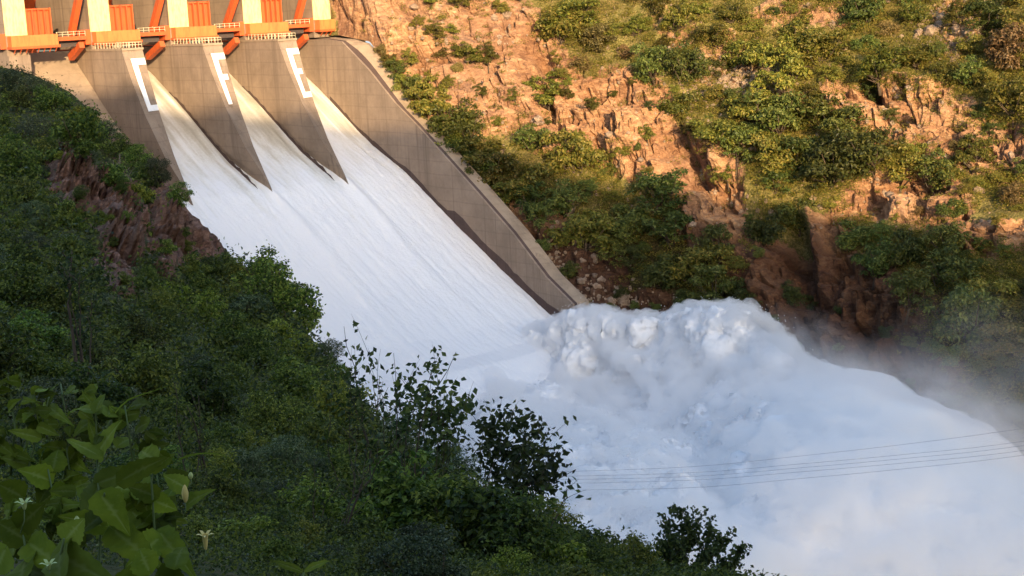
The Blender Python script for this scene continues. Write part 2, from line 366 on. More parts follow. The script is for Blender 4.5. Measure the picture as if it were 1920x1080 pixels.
me = mesh_np('river', np.array(ground_v), np.array([[0, 1, 2, 3]]), M_river); tag(link(bpy.data.objects.new('river', me)), 'white foaming river in the gorge', None, None, 'structure')

# ================================================================== terrain: near bank
SIL = np.array([(-420, 90, 330), (-100, 95, 310), (0, 125, 300), (60, 140, 292), (130, 172, 280), (200, 235, 262), (260, 285, 248), (310, 335, 236), (350, 395, 224), (392, 432, 210), (430, 480, 190),
                (500, 545, 150), (570, 612, 118), (610, 680, 96), (670, 745, 74), (760, 850, 58), (900, 930, 46), (1000, 985, 38), (1120, 1040, 34), (1250, 1085, 30), (1400, 1130, 27), (1700, 1250, 22)], float)
def near_depth(X, Yt):                               # t from 0 (brow) to 1 (at the feet)
    Ds = np.interp(X, SIL[:, 0], SIL[:, 2]); Db = np.interp(X, [-420, 400, 700, 1000, 1400, 1700], [3.2, 3.6, 6, 9, 13, 15])
    return np.exp(np.log(Ds) + (np.log(Db) - np.log(Ds)) * np.clip(Yt, 0, 1.2) ** 1.3)
nr, nc = 420, 520
Xc = np.linspace(-420, 1700, nc); Ys = np.interp(Xc, SIL[:, 0], SIL[:, 1])
T = np.linspace(0, 1.12, nr)
Xg = Xc[None, :] * np.ones(nr)[:, None]; Tg = T[:, None] * np.ones(nc)[None, :]; Yg = Ys[None, :] + Tg * (1130 - Ys[None, :])
D = near_depth(Xg, Tg)
G = (fw[None, None, :] + RT * ((Xg - 960) / FPX)[..., None] - UP * ((Yg - 540) / FPX)[..., None]) * D[..., None]
NROCK = [(125, 335, 55, 45, 1), (225, 445, 48, 105, 1), (170, 375, 60, 45, 1), (322, 430, 46, 100, 1), (385, 455, 42, 50, 1), (250, 260, 40, 60, .7), (230, 545, 30, 30, .7), (670, 730, 20, 40, .8), (590, 620, 12, 40, .9), (1290, 1060, 40, 30, .6)]
nm = np.zeros_like(Xg)
wx = Xg + 22 * fbm(G * 0.06, 3, 7); wy = Yg + 22 * fbm(G * 0.06, 3, 8)
for cx, cy_, rx, ry, a in NROCK: nm = np.maximum(nm, a * np.clip(1.3 - ((wx - cx) / rx) ** 2 - ((wy - cy_) / ry) ** 2, 0, 1))
amp = np.clip(D / 120, 0.02, 1.6)
hd = fbm(G * 0.045, 4, 12) * 3.0 * amp + nm * amp * (3.2 * fbm(G * np.array([0.15, 0.15, 0.11]), 5, 14, 0.55, True) + 1.5 * fbm(G * 0.4, 3, 18) + 3.0 * (worley(G * np.array([0.22, 0.22, 0.12]) + 0.3 * fbm(G * 0.3, 2, 5)[..., None], 191)[0] - 0.5) + 1.6 * (worley(G * np.array([0.6, 0.6, 0.3]), 195)[0] - 0.5)) + 0.4 * amp * fbm(G * 0.6, 3, 15)
dirn = np.array([0.45, -0.62, 0.64])
G = G + hd[..., None] * dirn * np.clip(Tg * 8, 0.12, 1)[..., None]
# the bank falls away behind its brow down to the gorge floor
back = []
for i, (du, dz) in enumerate([(26, -74), (14, -42), (6, -20), (1.6, -5)]):
    sc_ = np.clip(D[0] / 150, 0.45, 1.0)[:, None]
    bp_ = G[0] + (UA * du * 0.8 + VA * du * 0.15)[None, :] * sc_ + np.array([0, 0, 1.0])[None, :] * dz * sc_
    bp_[:, 2] = np.maximum(bp_[:, 2], -80); bp_ = bp_ + (fbm(bp_ * 0.15, 3, 77 + i) * 1.2)[:, None] * UA
    back.append(bp_)
Gall = np.concatenate([np.stack(back, 0), G], 0); vg = np.concatenate([np.full((4, nc), 0.3), np.clip(1 - nm * 1.6, 0, 1)], 0)
Fn = grid_faces(nr + 4, nc)
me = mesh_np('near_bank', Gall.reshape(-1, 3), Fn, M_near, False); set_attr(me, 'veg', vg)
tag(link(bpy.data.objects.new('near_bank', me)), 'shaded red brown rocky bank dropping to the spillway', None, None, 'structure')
bvh_near = BVHTree.FromPolygons([tuple(p) for p in Gall.reshape(-1, 3)], [tuple(f) for f in Fn.tolist()])
def hit(bvh, px, py):
    d = Vector(ray(px, py)).normalized(); h = bvh.ray_cast(Vector((0, 0, 0)), d)
    return (h[0], h[1]) if h[0] is not None else (None, None)

# ================================================================== ridge behind the camera that shades the gorge
shade_px = [('u', 19 - PW, 200, 150), ('u', 38 - PW, 345, 196), ('u', 57 - PW, 480, 215), ('u', UW, 740, 232), ('f', 0, 900, 255), ('f', 0, 1010, 312), ('f', 0, 1130, 350), ('f', 0, 1290, 352), ('f', 0, 1450, 380), ('f', 0, 1600, 408), ('f', 0, 1750, 424), ('f', 0, 1900, 450)]
YR = -140.0; pts = []
for k, u, px, py in shade_px:
    if k == 'u': v_, z_ = onu(px, py, u); P = Vector(W3(u, v_, z_))
    else:
        P, _n = hit(bvh_far, px, py)
        if P is None: continue
    t_ = (YR - P.y) / sdir.y; Q = P + sdir * t_; pts.append((Q.x, Q.z))
print('ridge', [(round(a), round(b)) for a, b in pts])
pts.sort(); rx = np.array([p[0] for p in pts]); rz = np.array([p[1] for p in pts])
cf = np.polyfit(rx, rz, 2); print('fit', cf, np.round(rz - np.polyval(cf, rx), 1))
nx, ny = 160, 40
gx = np.linspace(-700, 900, nx)[None, :] * np.ones(ny)[:, None]; gy = np.linspace(0, 1, ny)[:, None] * np.ones(nx)[None, :]
crest = np.interp(gx, rx, rz); crest = np.where(gx < rx[0], rz[0], np.where(gx > rx[-1], rz[-1], crest))
yy = np.interp(gy, [0, 0.5, 1], [-40, YR, -420]); hh = np.interp(gy, [0, 0.12, 0.5, 1], [-6, 2, 1, -30]); 
zz = np.where(gy < 0.5, -6 + (crest + 6) * (gy / 0.5) ** 0.8, crest - (gy - 0.5) * 160) + 2.5 * fbm(np.stack([gx, yy, 0 * gx], -1) * 0.03, 4, 61) * (gy > 0.3)
Pr = np.stack([gx, yy, zz], -1).reshape(-1, 3)
me = mesh_np('ridge', Pr, grid_faces(ny, nx), M_near); set_attr(me, 'veg', np.full(len(Pr), 0.9)); tag(link(bpy.data.objects.new('ridge', me)), 'wooded ridge on the near side of the gorge', None, None, 'structure')

# ================================================================== the spillway dam (dam frame: x = downstream v, y = across u, z up)
dam = bpy.data.objects.new('spillway_dam', None); dam.empty_display_size = 1; link(dam); dam.matrix_world = rootM
tag(dam, 'stained concrete spillway dam with orange radial gate steelwork and pale column faces', 'dam')
def prof(v): return float(np.interp(v, PROF_V, PROF_Z))
# nose curve of the piers in (v, z): left crease and right edge, meeting in a point on the water
NL = [(14.8, -3.8), (18.6, -10.5), (23.3, -17.6), (29.6, -25.6), (35.7, -33.1), (37.2, -35.3)]
NRt = [(15.0, -3.8), (17.6, -10.6), (21.2, -17.8), (26.6, -25.8), (35.3, -33.4), (37.0, -35.5)]
def pier(k, letter=None):
    u1 = 19.0 * k; u0 = u1 - PW; m = MB()
    fr = [0, 0.02, 0.07, 0.25, 0.93, 1.0]
    L = []; Rr = []
    for i in range(6):
        L.append((NL[i][0], u0 + 0.45 * PW * fr[i], NL[i][1])); Rr.append((NRt[i][0], u1 - 0.5 * PW * fr[i], NRt[i][1]))
    V = L + Rr
    for (v_, z_) in ((-32, -3.8), (-32, -40)): V += [(v_, u0, z_), (v_, u1, z_)]
    F = [(i, i + 1, 7 + i, 6 + i) for i in range(5)]
    lt, rt, lb, rb = 12, 13, 14, 15
    for i in range(5): F += [(lb if i else lt, i + 1, i) if i else (lt, i + 1, i)]
    F = [(i, 6 + i, 7 + i, i + 1) for i in range(5)]
    F += [(lt, 0, 1), (lt, 1, 2), (lt, 2, lb), (lb, 2, 3), (lb, 3, 4), (lb, 4, 5)]
    F += [(rt, 7, 6), (rt, 8, 7), (rt, rb, 8), (rb, 9, 8), (rb, 10, 9), (rb, 11, 10)]
    F += [(lt, rt, 6, 0), (lt, lb, rb, rt), (lb, 5, 11, rb)]
    m.add(V, F); po = m.obj('pier', M_conc, dam)
    # coping slab and rail on the deck
    c = MB().box(-8, 15.25, u0 - 0.15, u1 + 0.15, -3.797, -3.35); c.obj('deck_slab', M_conc_light, po)
    r = MB()
    for v_ in np.arange(1.5, 15.2, 1.5):
        for uu in (u0 + 0.1, u1 - 0.1): r.box(v_ - 0.05, v_ + 0.05, uu - 0.05, uu + 0.05, -3.35, -2.1)
    for z_ in (-2.15, -2.7):
        for uu in (u0 + 0.1, u1 - 0.1): r.beam((1.5, uu, z_), (15, uu, z_), 0.07, 0.07)
        r.beam((15, u0 + 0.1, z_), (15, u1 - 0.1, z_), 0.07, 0.07)
    for uu in np.linspace(u0 + 0.1, u1 - 0.1, 4): r.box(14.95, 15.05, uu - 0.05, uu + 0.05, -3.35, -2.1)
    r.obj('railing', M_rail, po)
    if letter:
        zs = lambda t_, e: (np.interp(t_, [NL[0][1], NL[1][1], NL[2][1]][::-1], [NL[0][0], NL[1][0], NL[2][0]][::-1]) if e == 0 else np.interp(t_, [NRt[0][1], NRt[1][1], NRt[2][1]][::-1], [NRt[0][0], NRt[1][0], NRt[2][0]][::-1]))
        def pt(a, z_):
            ua = u0 + 0.45 * PW * np.interp(-z_, [3.8, 10.5, 17.6], [0, .02, .07]); ub = u1 - 0.5 * PW * np.interp(-z_, [3.8, 10.6, 17.8], [0, .02, .07])
            return ((1 - a) * zs(z_, 0) + a * zs(z_, 1), (1 - a) * ua + a * ub, z_)
        lm = MB()
        def bar(a0, a1, z0, z1):
            n = 6
            for j in range(n):
                za, zb_ = z0 + (z1 - z0) * j / n, z0 + (z1 - z0) * (j + 1) / n
                q = [pt(a0, za), pt(a1, za), pt(a1, zb_), pt(a0, zb_)]
                V = [(p[0] + 0.14, p[1], p[2] + 0.05) for p in q] + [(p[0] - 0.02, p[1], p[2]) for p in q]
                lm.add(V, [(0, 3, 2, 1), (0, 1, 5, 4), (1, 2, 6, 5), (2, 3, 7, 6), (3, 0, 4, 7)])
        zt, zb2 = -5.6, -16.6
        bar(0.30, 0.56, zt, zb2)                                   # upright stroke
        bar(0.56, 0.98, zt, zt - 1.35)
        if letter in 'EC': bar(0.56, 0.98, zb2 + 1.2, zb2)
        if letter in 'EF': bar(0.56, 0.86, -10.2, -11.4)
        lm.obj('painted_letter', M_white, po)
    return po
pier(1, 'C'); pier(2, 'F'); pier(3, 'E')
# short dry pier at the near abutment
MB().box(-32, 0.5, -PW, 0, -40, -3.8).obj('pier', M_conc, dam)
# upper columns with cream painted faces
for k in range(5):
    u1 = 19.0 * k; u0 = u1 - PW
    co = MB().box(-32, -0.12, u0, u1, -3.35 if 0 < k < 4 else -3.8, 17).obj('column', M_conc, dam)
    f_ = MB()
    V = [(-0.115, u0 - 0.02, 17), (-0.115, u1 + 0.02, 17), (-0.115, u1 + 0.02, 0.4), (-0.115, u0 - 0.02, 0.4), (0.12, u0 - 0.02, 17), (0.12, u1 + 0.02, 17), (0.12, u1 + 0.02, 0.4), (0.12, u0 - 0.02, 0.4)]
    f_.add(V, [(4, 7, 6, 5), (0, 4, 5, 1), (1, 5, 6, 2), (2, 6, 7, 3), (3, 7, 4, 0)]); f_.obj('column_face', M_cream, co)
# base platforms, walkways, gate panels and arms in each bay
for k in range(5):
    u1 = 19.0 * k; u0 = u1 - PW
    w1 = u1 + (5.9 if k < 4 else 1.0)
    MB().box(0.0, 2.2, u0 + 0.3, w1, -1.9, 0.38).obj('base_platform', M_orange_l, dam)
    MB().box(0.0, 2.6, u0 + 0.1, w1 + 0.2, -2.45, -1.903).obj('platform_girder', M_orange, dam)
    MB().box(-4.2, -0.003, u0 - 1.3, u0 - 0.003, -2.3, 0.9).obj('bracket', M_orange, dam)
    m = MB()
    for uu in np.arange(u0 + 1, w1, 1.3): m.beam((2.3, uu, -2.45), (1.2, uu, -3.35), 0.16, 0.16)
    m.obj('platform_strut', M_orange, dam)
    if k == 4: continue
    g = MB().box(-1.0, -0.6, u1 + 0.02, w1 - 0.2, 0.383, 5.9).obj('gate_panel', M_orange, dam)
    for j, uu in enumerate(np.linspace(u1 + 0.15, w1 - 0.45, 5)):
        MB().box(-0.597, 0.35, uu - 0.11, uu + 0.11, 0.39, 5.95 if j % 2 == 0 else 5.6).obj('rib', M_orange, g)
    MB().box(-0.55, 0.12, u1 + 0.06, w1 - 0.3, 5.55, 5.72).obj('rib', M_orange, g)
    un = 19.0 * (k + 1) - PW
    wk = MB().box(-1.6, 0.6, w1 + 0.22, un - 1.31, -1.2, -0.35).obj('walkway', M_orange, dam)
    rl = MB()
    for z_ in (0.1, 0.65): rl.beam((0.5, w1 + 0.3, z_), (0.5, un - 1.4, z_), 0.07, 0.07)
    for uu in np.linspace(w1 + 0.4, un - 1.5, 6): rl.box(0.46, 0.54, uu - 0.04, uu + 0.04, -0.35, 0.7)
    rl.obj('railing', M_rail, wk)
    MB().box(-2.2, -1.602, w1 + 0.5, un - 2.0, -2.6, -1.0).obj('girder', M_steel, dam)
    # inclined gate arm in front of the next pier, and its lower end brace
    ua = un - 2.3
    px0 = (146, 300, 441, 567)[k]; px1 = (131, 282, 420, 553)[k]; y1 = (63, 59, 50, 44)[k]
    a = onu(px0 + 3, -12, ua); b_ = onu(px1 + 3, y1, ua)
    arm = MB().beam((a[0] + (a[0] - b_[0]) * 0.5, ua, a[1] + (a[1] - b_[1]) * 0.5), (b_[0], ua, b_[1]), 1.5, 1.2, (0, 1, 0)).obj('gate_arm', M_orange, dam)
    px0, py0, px1, py1 = ((153, 84, 133, 108), (304, 82, 278, 107), (444, 75, 423, 97), (574, 69, 557, 86))[k]
    a = onu(px0, py0, ua); b_ = onu(px1, py1, ua)
    MB().beam((a[0], ua, a[1]), (b_[0], ua, b_[1]), 1.4, 1.2, (0, 1, 0)).obj('arm_brace', M_orange, dam)
    # curved gate skin closing the bay further upstream
    gs = MB(); n = 12; vs = []
    for j in range(n + 1):
        an = math.radians(-35 + 75 * j / n); vv = -31 + 14 * (1 - math.cos(an)); z_ = -2 + 18 * math.sin(an)
        vs += [(vv, u1 + 0.05, z_), (vv, un - 0.05, z_)]
    gs.add(vs, [(2 * j, 2 * j + 1, 2 * j + 3, 2 * j + 2) for j in range(n)]); gs.obj('radial_gate', M_orange, dam, True)
# abutment block beyond the last column, with a parapet
blk = MB().box(-14, -0.5, 76.02, 83, -4.2, 4.2).obj('abutment', M_conc_light, dam)
MB().box(-14, 2.0, 76.02, 84.5, -6, -3.9).obj('abutment_slab', M_conc_light, dam)
# top beam over everything (out of frame) carries the road deck
MB().box(-30, 1.5, -PW - 3, 80, 17.003, 18.6).obj('road_deck', M_conc_light, dam)
# concrete chute floor below the water, dry apron in the first bay
def strip(name, vs, zs, u0, u1, mat, drop=6):
    m = MB(); V = []
    for v_, z_ in zip(vs, zs): V += [(v_, u0, z_), (v_, u1, z_), (v_, u0, z_ - drop), (v_, u1, z_ - drop)]
    F = []
    for i in range(len(vs) - 1):
        a = 4 * i; F += [(a, a + 4, a + 5, a + 1), (a, a + 2, a + 6, a + 4), (a + 1, a + 5, a + 7, a + 3)]
    n = 4 * (len(vs) - 1); F += [(0, 1, 3, 2), (n, n + 2, n + 3, n + 1)]
    return m.add(V, F).obj(name, mat, dam, False)
strip('chute_floor', PROF_V[:-3], PROF_Z[:-3] - 2.2, 13, UW + 1, M_conc_dark, 14)
strip('dry_apron', [-12, -8, -3, 2, 10, 22], [-3.6, -7.0, -10.8, -14.7, -20.5, -28.5], -0.05 + 0.06, 19 - PW - 0.01, M_conc_light, 20)
strip('dry_apron', [-11, -6, 0, 6, 14], [-4.1, -7.0, -11.0, -15.5, -22], -9, -0.0, M_conc_light, 20)
strip('side_wall', [-6, 20, 38, 60, 84, 92], [prof(v_) + 1.2 for v_ in (-6, 20, 38, 60, 84, 92)], 12.2, 14.0, M_conc, 25)
# far side wall: inner face, channel strip with its shade painted in dark, sloped coping
av = [-20, 5] + [p[0] for p in A_vz]; az = [-4.2, -4.2] + [p[1] for p in A_vz]
av += [97.5]; az += [az[-1] - 2.6]
vs = np.array(sorted(set([round(x, 2) for x in av if x < 90.5] + list(np.arange(8, 90, 3.0)) + [91.5]))); za = np.interp(vs, av, az)
Bv = np.array([-20, 5] + [p[0] for p in B_vz] + [98]); Bz = np.array([-4.0, -4.0] + [p[1] for p in B_vz] + [B_vz[-1][1] - 6.5])
zo = np.interp(vs, Bv, Bz); zo = np.maximum(zo, za + 0.25)
zf = np.interp(vs, PROF_V, PROF_Z) - 8
def wallstrip(name, cols, mat):
    m = MB(); V = []; c = len(cols)
    for i in range(len(vs)):
        for (uu, zz_) in cols: V.append((vs[i], uu, zz_[i]))
    F = []
    for i in range(len(vs) - 1):
        for j in range(c): F.append((i * c + j, i * c + (j + 1) % c, (i + 1) * c + (j + 1) % c, (i + 1) * c + j))
    F.append(tuple(range(c))[::-1]); F.append(tuple((len(vs) - 1) * c + j for j in range(c)))
    return m.add(V, F).obj(name, mat, dam)
wallstrip('side_wall', [(UW, zf), (UW, za), (UW + 0.5, za), (UW + 0.5, zf)], M_conc)
wallstrip('wall_shade_channel', [(UW + 0.503, zf), (UW + 0.503, za - 0.25), (UW + 1.2, za + (zo - za) * 0.30), (UW + 1.2, zf)], M_conc_dark)
wallstrip('wall_coping', [(UW + 1.203, zf), (UW + 1.203, za + (zo - za) * 0.32), (UW + 3.4, za + (zo - za) * 0.75), (UW + 4.4, za + (zo - za) * 0.75 - 0.15), (UW + 4.4, zf)], M_conc_light)
# dark wet strip where the wall meets the water
wz = np.interp(vs, PROF_V, PROF_Z); hgt = np.interp(vs, [0, 20, 50, 54, 58, 75, 97], [0.8, 1.0, 1.3, 3.0, 2.6, 2.2, 1.6]) + 0.3 * np.sin(vs * 1.7)
hgt = np.minimum(hgt, za - wz - 0.3)
m = MB(); V = []
for i in range(len(vs)): V += [(vs[i], UW - 0.02, wz[i] - 3), (vs[i], UW - 0.02, wz[i] + hgt[i])]
m.add(V, [(2 * i, 2 * i + 1, 2 * i + 3, 2 * i + 2) for i in range(len(vs) - 1) if vs[i] > -10]).obj('wet_stain', M_conc_dark, dam)
for k in (2, 3):
    m = MB(); V = []; vv_ = np.arange(-4, 35.5, 1.5)
    for v_ in vv_: V += [(v_, 19 * k - PW - 0.02 + max(0, 0), prof(v_) - 2), (v_, 19 * k - PW - 0.02, prof(v_) + min(0.9, 0.15 * (v_ + 4)) * (1 if v_ < 30 else max(0.1, (35 - v_) / 5)) + 0.2 * math.sin(v_ * 2.1))]
    m.add(V, [(2 * i, 2 * i + 1, 2 * i + 3, 2 * i + 2) for i in range(len(vv_) - 1)]).obj('wet_stain', M_conc_dark, dam)
bpy.context.view_layer.update()

# ================================================================== water on the chute
nu_, nw = 230, 520
uu = np.linspace(14.0, UW - 0.03, nu_)[:, None] * np.ones(nw)[None, :]
vv = np.linspace(-13, 120, nw)[None, :] * np.ones(nu_)[:, None]
z = np.interp(vv, PROF_V, PROF_Z)
q = np.stack([uu * 0.75, vv * 0.06, 0 * uu], -1); q2 = np.stack([uu * 2.2, vv * 0.35, 0 * uu], -1)
foam_n = fbm(q, 4, 101); fine = fbm(q2, 4, 105)
z = z + np.clip((vv + 4) / 30, 0.05, 1) * (0.20 * foam_n + 0.09 * fine) + 0.13 * fbm(np.stack([uu * 1.0, vv * 0.6, 0 * uu], -1), 5, 107, 0.6) * np.clip(vv / 40, 0, 1)
rooster = 0
for k in (1, 2, 3):
    uc = 19 * k - PW * 0.5 if k > 1 else 15.2
    d_ = np.abs(uu - uc - 0.6 * np.sin(vv * 0.12 + k)); s_ = np.clip((vv - 30) / 7, 0, 1)
    wdt = 0.8 + 0.05 * np.clip(vv - 35, 0, 80)
    rooster = rooster + s_ * np.exp(-(d_ / wdt) ** 2) * np.exp(-np.clip(vv - 38, 0, 200) / 55)
z = z + rooster * 0.8
foam = 0.30 + 0.78 * np.clip((vv - 2) / 46, 0, 1) ** 0.8 + 0.5 * foam_n * np.clip(1.15 - vv / 80, 0.25, 1) + 0.9 * rooster + 0.10 * fine + 0.16 * fbm(np.stack([uu * 0.35, vv * 0.12, 0 * uu], -1), 4, 109)
edge = 0
for k in (2, 3):                                        # thinner brownish water under the pier faces
    edge = edge + np.exp(-((uu - (19 * k - PW - 2.6)) / 2.2) ** 2) * np.clip(1 - (vv - 34) / 30, 0, 1)
foam = np.clip(foam - 0.30 * edge * np.clip(vv / 10, 0, 1), 0, 1)
P = W3(uu.ravel(), vv.ravel(), z.ravel())
t = NT('white_water'); a = t.n('ShaderNodeAttribute', attribute_name='foam'); nn = t.noise(t.coords((1, 1, 1)), 1.6, 6, 0.7)
mm = t.n('ShaderNodeMath', operation='MULTIPLY_ADD'); t.l(nn, mm.inputs[0]); mm.inputs[1].default_value = 0.35
ad = t.n('ShaderNodeMath', operation='ADD'); t.l(a.outputs['Fac'], ad.inputs[0]); ad.inputs[1].default_value = -0.17; t.l(ad.outputs[0], mm.inputs[2])
col = t.ramp(mm.outputs[0], [(0.0, (0.40, 0.36, 0.28)), (0.35, (0.62, 0.58, 0.50)), (0.62, (0.84, 0.83, 0.80)), (0.9, (0.93, 0.93, 0.94))])
M_water = t.bsdf(col, 0.6, nn, 0.6, 0.35, 0.3)
me = mesh_np('chute_water', P, grid_faces(nu_, nw, True), M_water); set_attr(me, 'foam', foam)
tag(link(bpy.data.objects.new('chute_water', me)), 'sheet of white water racing down the chute', None, None, 'structure')

# ================================================================== the plume thrown up at the end of the chute
t = NT('spray_water'); nn = t.noise(t.coords(), 0.5, 7, 0.65); 
col = t.ramp(nn, [(0.3, (0.86, 0.87, 0.88)), (0.6, (0.94, 0.94, 0.95))])
M_plume = t.bsdf(col, 1.0, t.noise(t.coords(), 0.9, 7, 0.7), 0.35, 0.6, 0.0)
def poly_in(poly, x, y):
    c = False; j = len(poly) - 1
    for i in range(len(poly)):
        xi, yi = poly[i]; xj, yj = poly[j]
        if (yi > y) != (yj > y) and x < (xj - xi) * (y - yi) / (yj - yi + 1e-9) + xi: c = not c
        j = i
    return c
SH_A = [(880, 668), (990, 636), (1060, 616), (1120, 612), (1185, 618), (1235, 614), (1290, 594), (1340, 588), (1400, 592), (1440, 622), (1480, 660), (1500, 705), (1560, 725), (1600, 745), (1660, 755), (1700, 790), (1770, 820), (1830, 850), (1900, 920), (2000, 1010), (2080, 1250), (1500, 1250), (1300, 1000), (900, 830), (860, 720)]
SH_B = [(850, 760), (960, 770), (1080, 788), (1160, 810), (1240, 860), (1310, 935), (1370, 1010), (1440, 1090), (1470, 1250), (900, 1250), (760, 900)]
def tdepth(px, py):                                     # distance of the spray mass along the view axis
    b_ = float(np.interp(px, [850, 1030, 1250, 1500, 1800, 2100], [318, 312, 288, 262, 232, 215])) - 0.045 * max(0, py - 600)
    return b_ + (min(b_, 70.0 / -ray(px, py)[2]) - b_) * min(1, max(0, (py - 790) / 150))
sph = []
def fillblob(poly, n, rmin, rmax, dd, seed):
    R_ = random.Random(seed); xs = [p[0] for p in poly]; ys = [p[1] for p in poly]; k = 0
    while k < n:
        x = R_.uniform(min(xs), max(xs)); y = R_.uniform(min(ys), max(ys))
        if not poly_in(poly, x, y): continue
        r = R_.uniform(rmin, rmax); cl_ = min(1, max(0, (x - 1330) / 300)); d = tdepth(x, y) + dd * (cl_ if poly is SH_D else 1) + R_.uniform(-2.2, 3.0) * (1 - 0.6 * cl_)
        rp = r * FPX / d * 0.93
        ok = all(poly_in(poly, x + rp * math.cos(a_), y + rp * math.sin(a_)) for a_ in (0, 1.05, 2.1, 3.14, 4.2, 5.24))
        if not ok and rp > 14:
            r *= 0.55; rp *= 0.55
            ok = all(poly_in(poly, x + rp * math.cos(a_), y + rp * math.sin(a_)) for a_ in (0, 1.05, 2.1, 3.14, 4.2, 5.24))
            if not ok: continue
        sph.append((at(x, y, d), r)); k += 1
def edgeblob(poly, i0, i1, rmin, rmax, dd, seed, stepx=14):
    R_ = random.Random(seed)
    for i in range(i0, i1):
        (xa, ya), (xb, yb) = poly[i], poly[i + 1]; L_ = math.hypot(xb - xa, yb - ya); n = max(1, int(L_ / stepx)); nx_, ny_ = -(yb - ya) / L_, (xb - xa) / L_
        for j in range(n):
            for rr_ in range(2):
                s_ = (j + R_.random()) / n; r = R_.uniform(rmin, rmax); d = tdepth(xa, ya) + dd + R_.uniform(-4, 6); rp = r * FPX / d
                x = xa + (xb - xa) * s_ + nx_ * rp * R_.uniform(0.85, 1.15); y = ya + (yb - ya) * s_ + ny_ * rp * R_.uniform(0.85, 1.15)
                sph.append((at(x, y, d), r))
SH_C = [(600, 800), (650, 735), (760, 700), (880, 662), (1000, 700), (1300, 850), (1480, 1000), (1500, 1260), (900, 1260), (700, 1000)]
SH_D = [(1330, 800), (1480, 770), (1620, 772), (1700, 800), (1800, 850), (1880, 920), (1990, 1020), (2100, 1260), (1330, 1260), (1300, 1000)]
fillblob(SH_A, 260, 7.0, 11.0, 7, 1); fillblob(SH_A, 460, 2.6, 5.0, 1, 11); edgeblob(SH_A, 0, 19, 1.2, 3.0, 0, 2)
fillblob(SH_C, 260, 6.0, 9.0, -4, 21)
for x_, y_, r_ in ((1060, 632, 2.4), (1075, 620, 2.4), (1092, 614, 2.5), (1110, 618, 2.4), (1080, 634, 2.6), (1140, 620, 2.6), (1170, 622, 2.6), (1205, 620, 2.6)): sph.append((at(x_, y_, tdepth(x_, y_) - 4), r_))
fillblob(SH_B, 160, 5.0, 7.5, -22, 3); fillblob(SH_B, 240, 2.4, 4.5, -24, 13); edgeblob(SH_B, 0, 8, 1.4, 2.8, -26, 4)
fillblob(SH_D, 170, 8.0, 12.0, -12, 5)
bm_v = []; bm_f = []
import bmesh
bm = bmesh.new(); bmesh.ops.create_icosphere(bm, subdivisions=2, radius=1.0); iv = np.array([v.co[:] for v in bm.verts]); jf = np.array([[v.index for v in f.verts] for f in bm.faces]); bm.free()
VV = np.concatenate([iv * r + p for p, r in sph]); FF = np.concatenate([jf + i * len(iv) for i in range(len(sph))])
me = mesh_np('plume_raw', VV, FF, M_plume)
tmp = bpy.data.objects.new('plume_raw', me); link(tmp)
md = tmp.modifiers.new('r', 'REMESH'); md.mode = 'VOXEL'; md.voxel_size = 0.5; md.use_smooth_shade = True
sm = tmp.modifiers.new('s', 'SMOOTH'); sm.iterations = 22; sm.factor = 0.6
dg = bpy.context.evaluated_depsgraph_get(); me2 = bpy.data.meshes.new_from_object(tmp.evaluated_get(dg)); bpy.data.objects.remove(tmp)
n = len(me2.vertices); co = np.zeros(n * 3); me2.vertices.foreach_get('co', co); co = co.reshape(-1, 3); no = np.zeros(n * 3); me2.vertices.foreach_get('normal', no); no = no.reshape(-1, 3)
print('plume verts', n)
PX, PY = proj(co)
calm = np.clip((PX - 1380) / 260 + (PY - 760) / 500, 0, 1)     # the mass dissolves into even mist further downstream
jet = np.stack([co @ UA * 0.34, co @ VA * 0.09, co[:, 2] * 0.16 + co @ VA * 0.05], -1)
bil = 1 - np.abs(fbm(co * 0.13 + 0.4 * fbm(co * 0.1, 2, 4)[:, None], 3, 301)) * 2.2
d_ = (1.3 * (bil - 0.5) + 0.9 * (1 - 2.2 * np.abs(fbm(co * 0.42, 4, 311))) + 0.75 * (1 - 2.2 * np.abs(fbm(co * 1.15, 4, 317, 0.65)))) * (1 - 0.94 * calm) + 1.3 * fbm(jet, 4, 331) * (1 - 0.5 * calm)
co2 = co + no * d_[:, None]
me2.vertices.foreach_set('co', co2.astype(np.float32).ravel()); me2.materials.clear(); me2.materials.append(M_plume)
me2.polygons.foreach_set('use_smooth', np.ones(len(me2.polygons), bool)); me2.update(); me2.name = 'plume'
tag(link(bpy.data.objects.new('spray_plume', me2)), 'huge billowing white spray plume at the foot of the chute', None, None, 'stuff')
# droplets flung from the rim of the plume
R_ = np.random.default_rng(5)
rim = []
for i in range(2, 14):
    (xa, ya), (xb, yb) = SH_A[i], SH_A[i + 1]; L_ = math.hypot(xb - xa, yb - ya); nn_ = int(L_ * 60)
    s_ = R_.random(nn_); ex = R_.exponential(4.0, nn_); 
    x = xa + (xb - xa) * s_ + (yb - ya) / L_ * ex + R_.normal(0, 1.5, nn_) + 0.35 * ex; y = ya + (yb - ya) * s_ - (xb - xa) / L_ * ex
    dd = np.interp(x, [850, 1030, 1250, 1500, 1800, 2100], [318, 312, 288, 262, 232, 215]) + R_.normal(0, 2.5, nn_)
    pp = (fw[None] + RT * ((x - 960) / FPX)[:, None] - UP * ((y - 540) / FPX)[:, None]) * dd[:, None]; rim.append(pp)

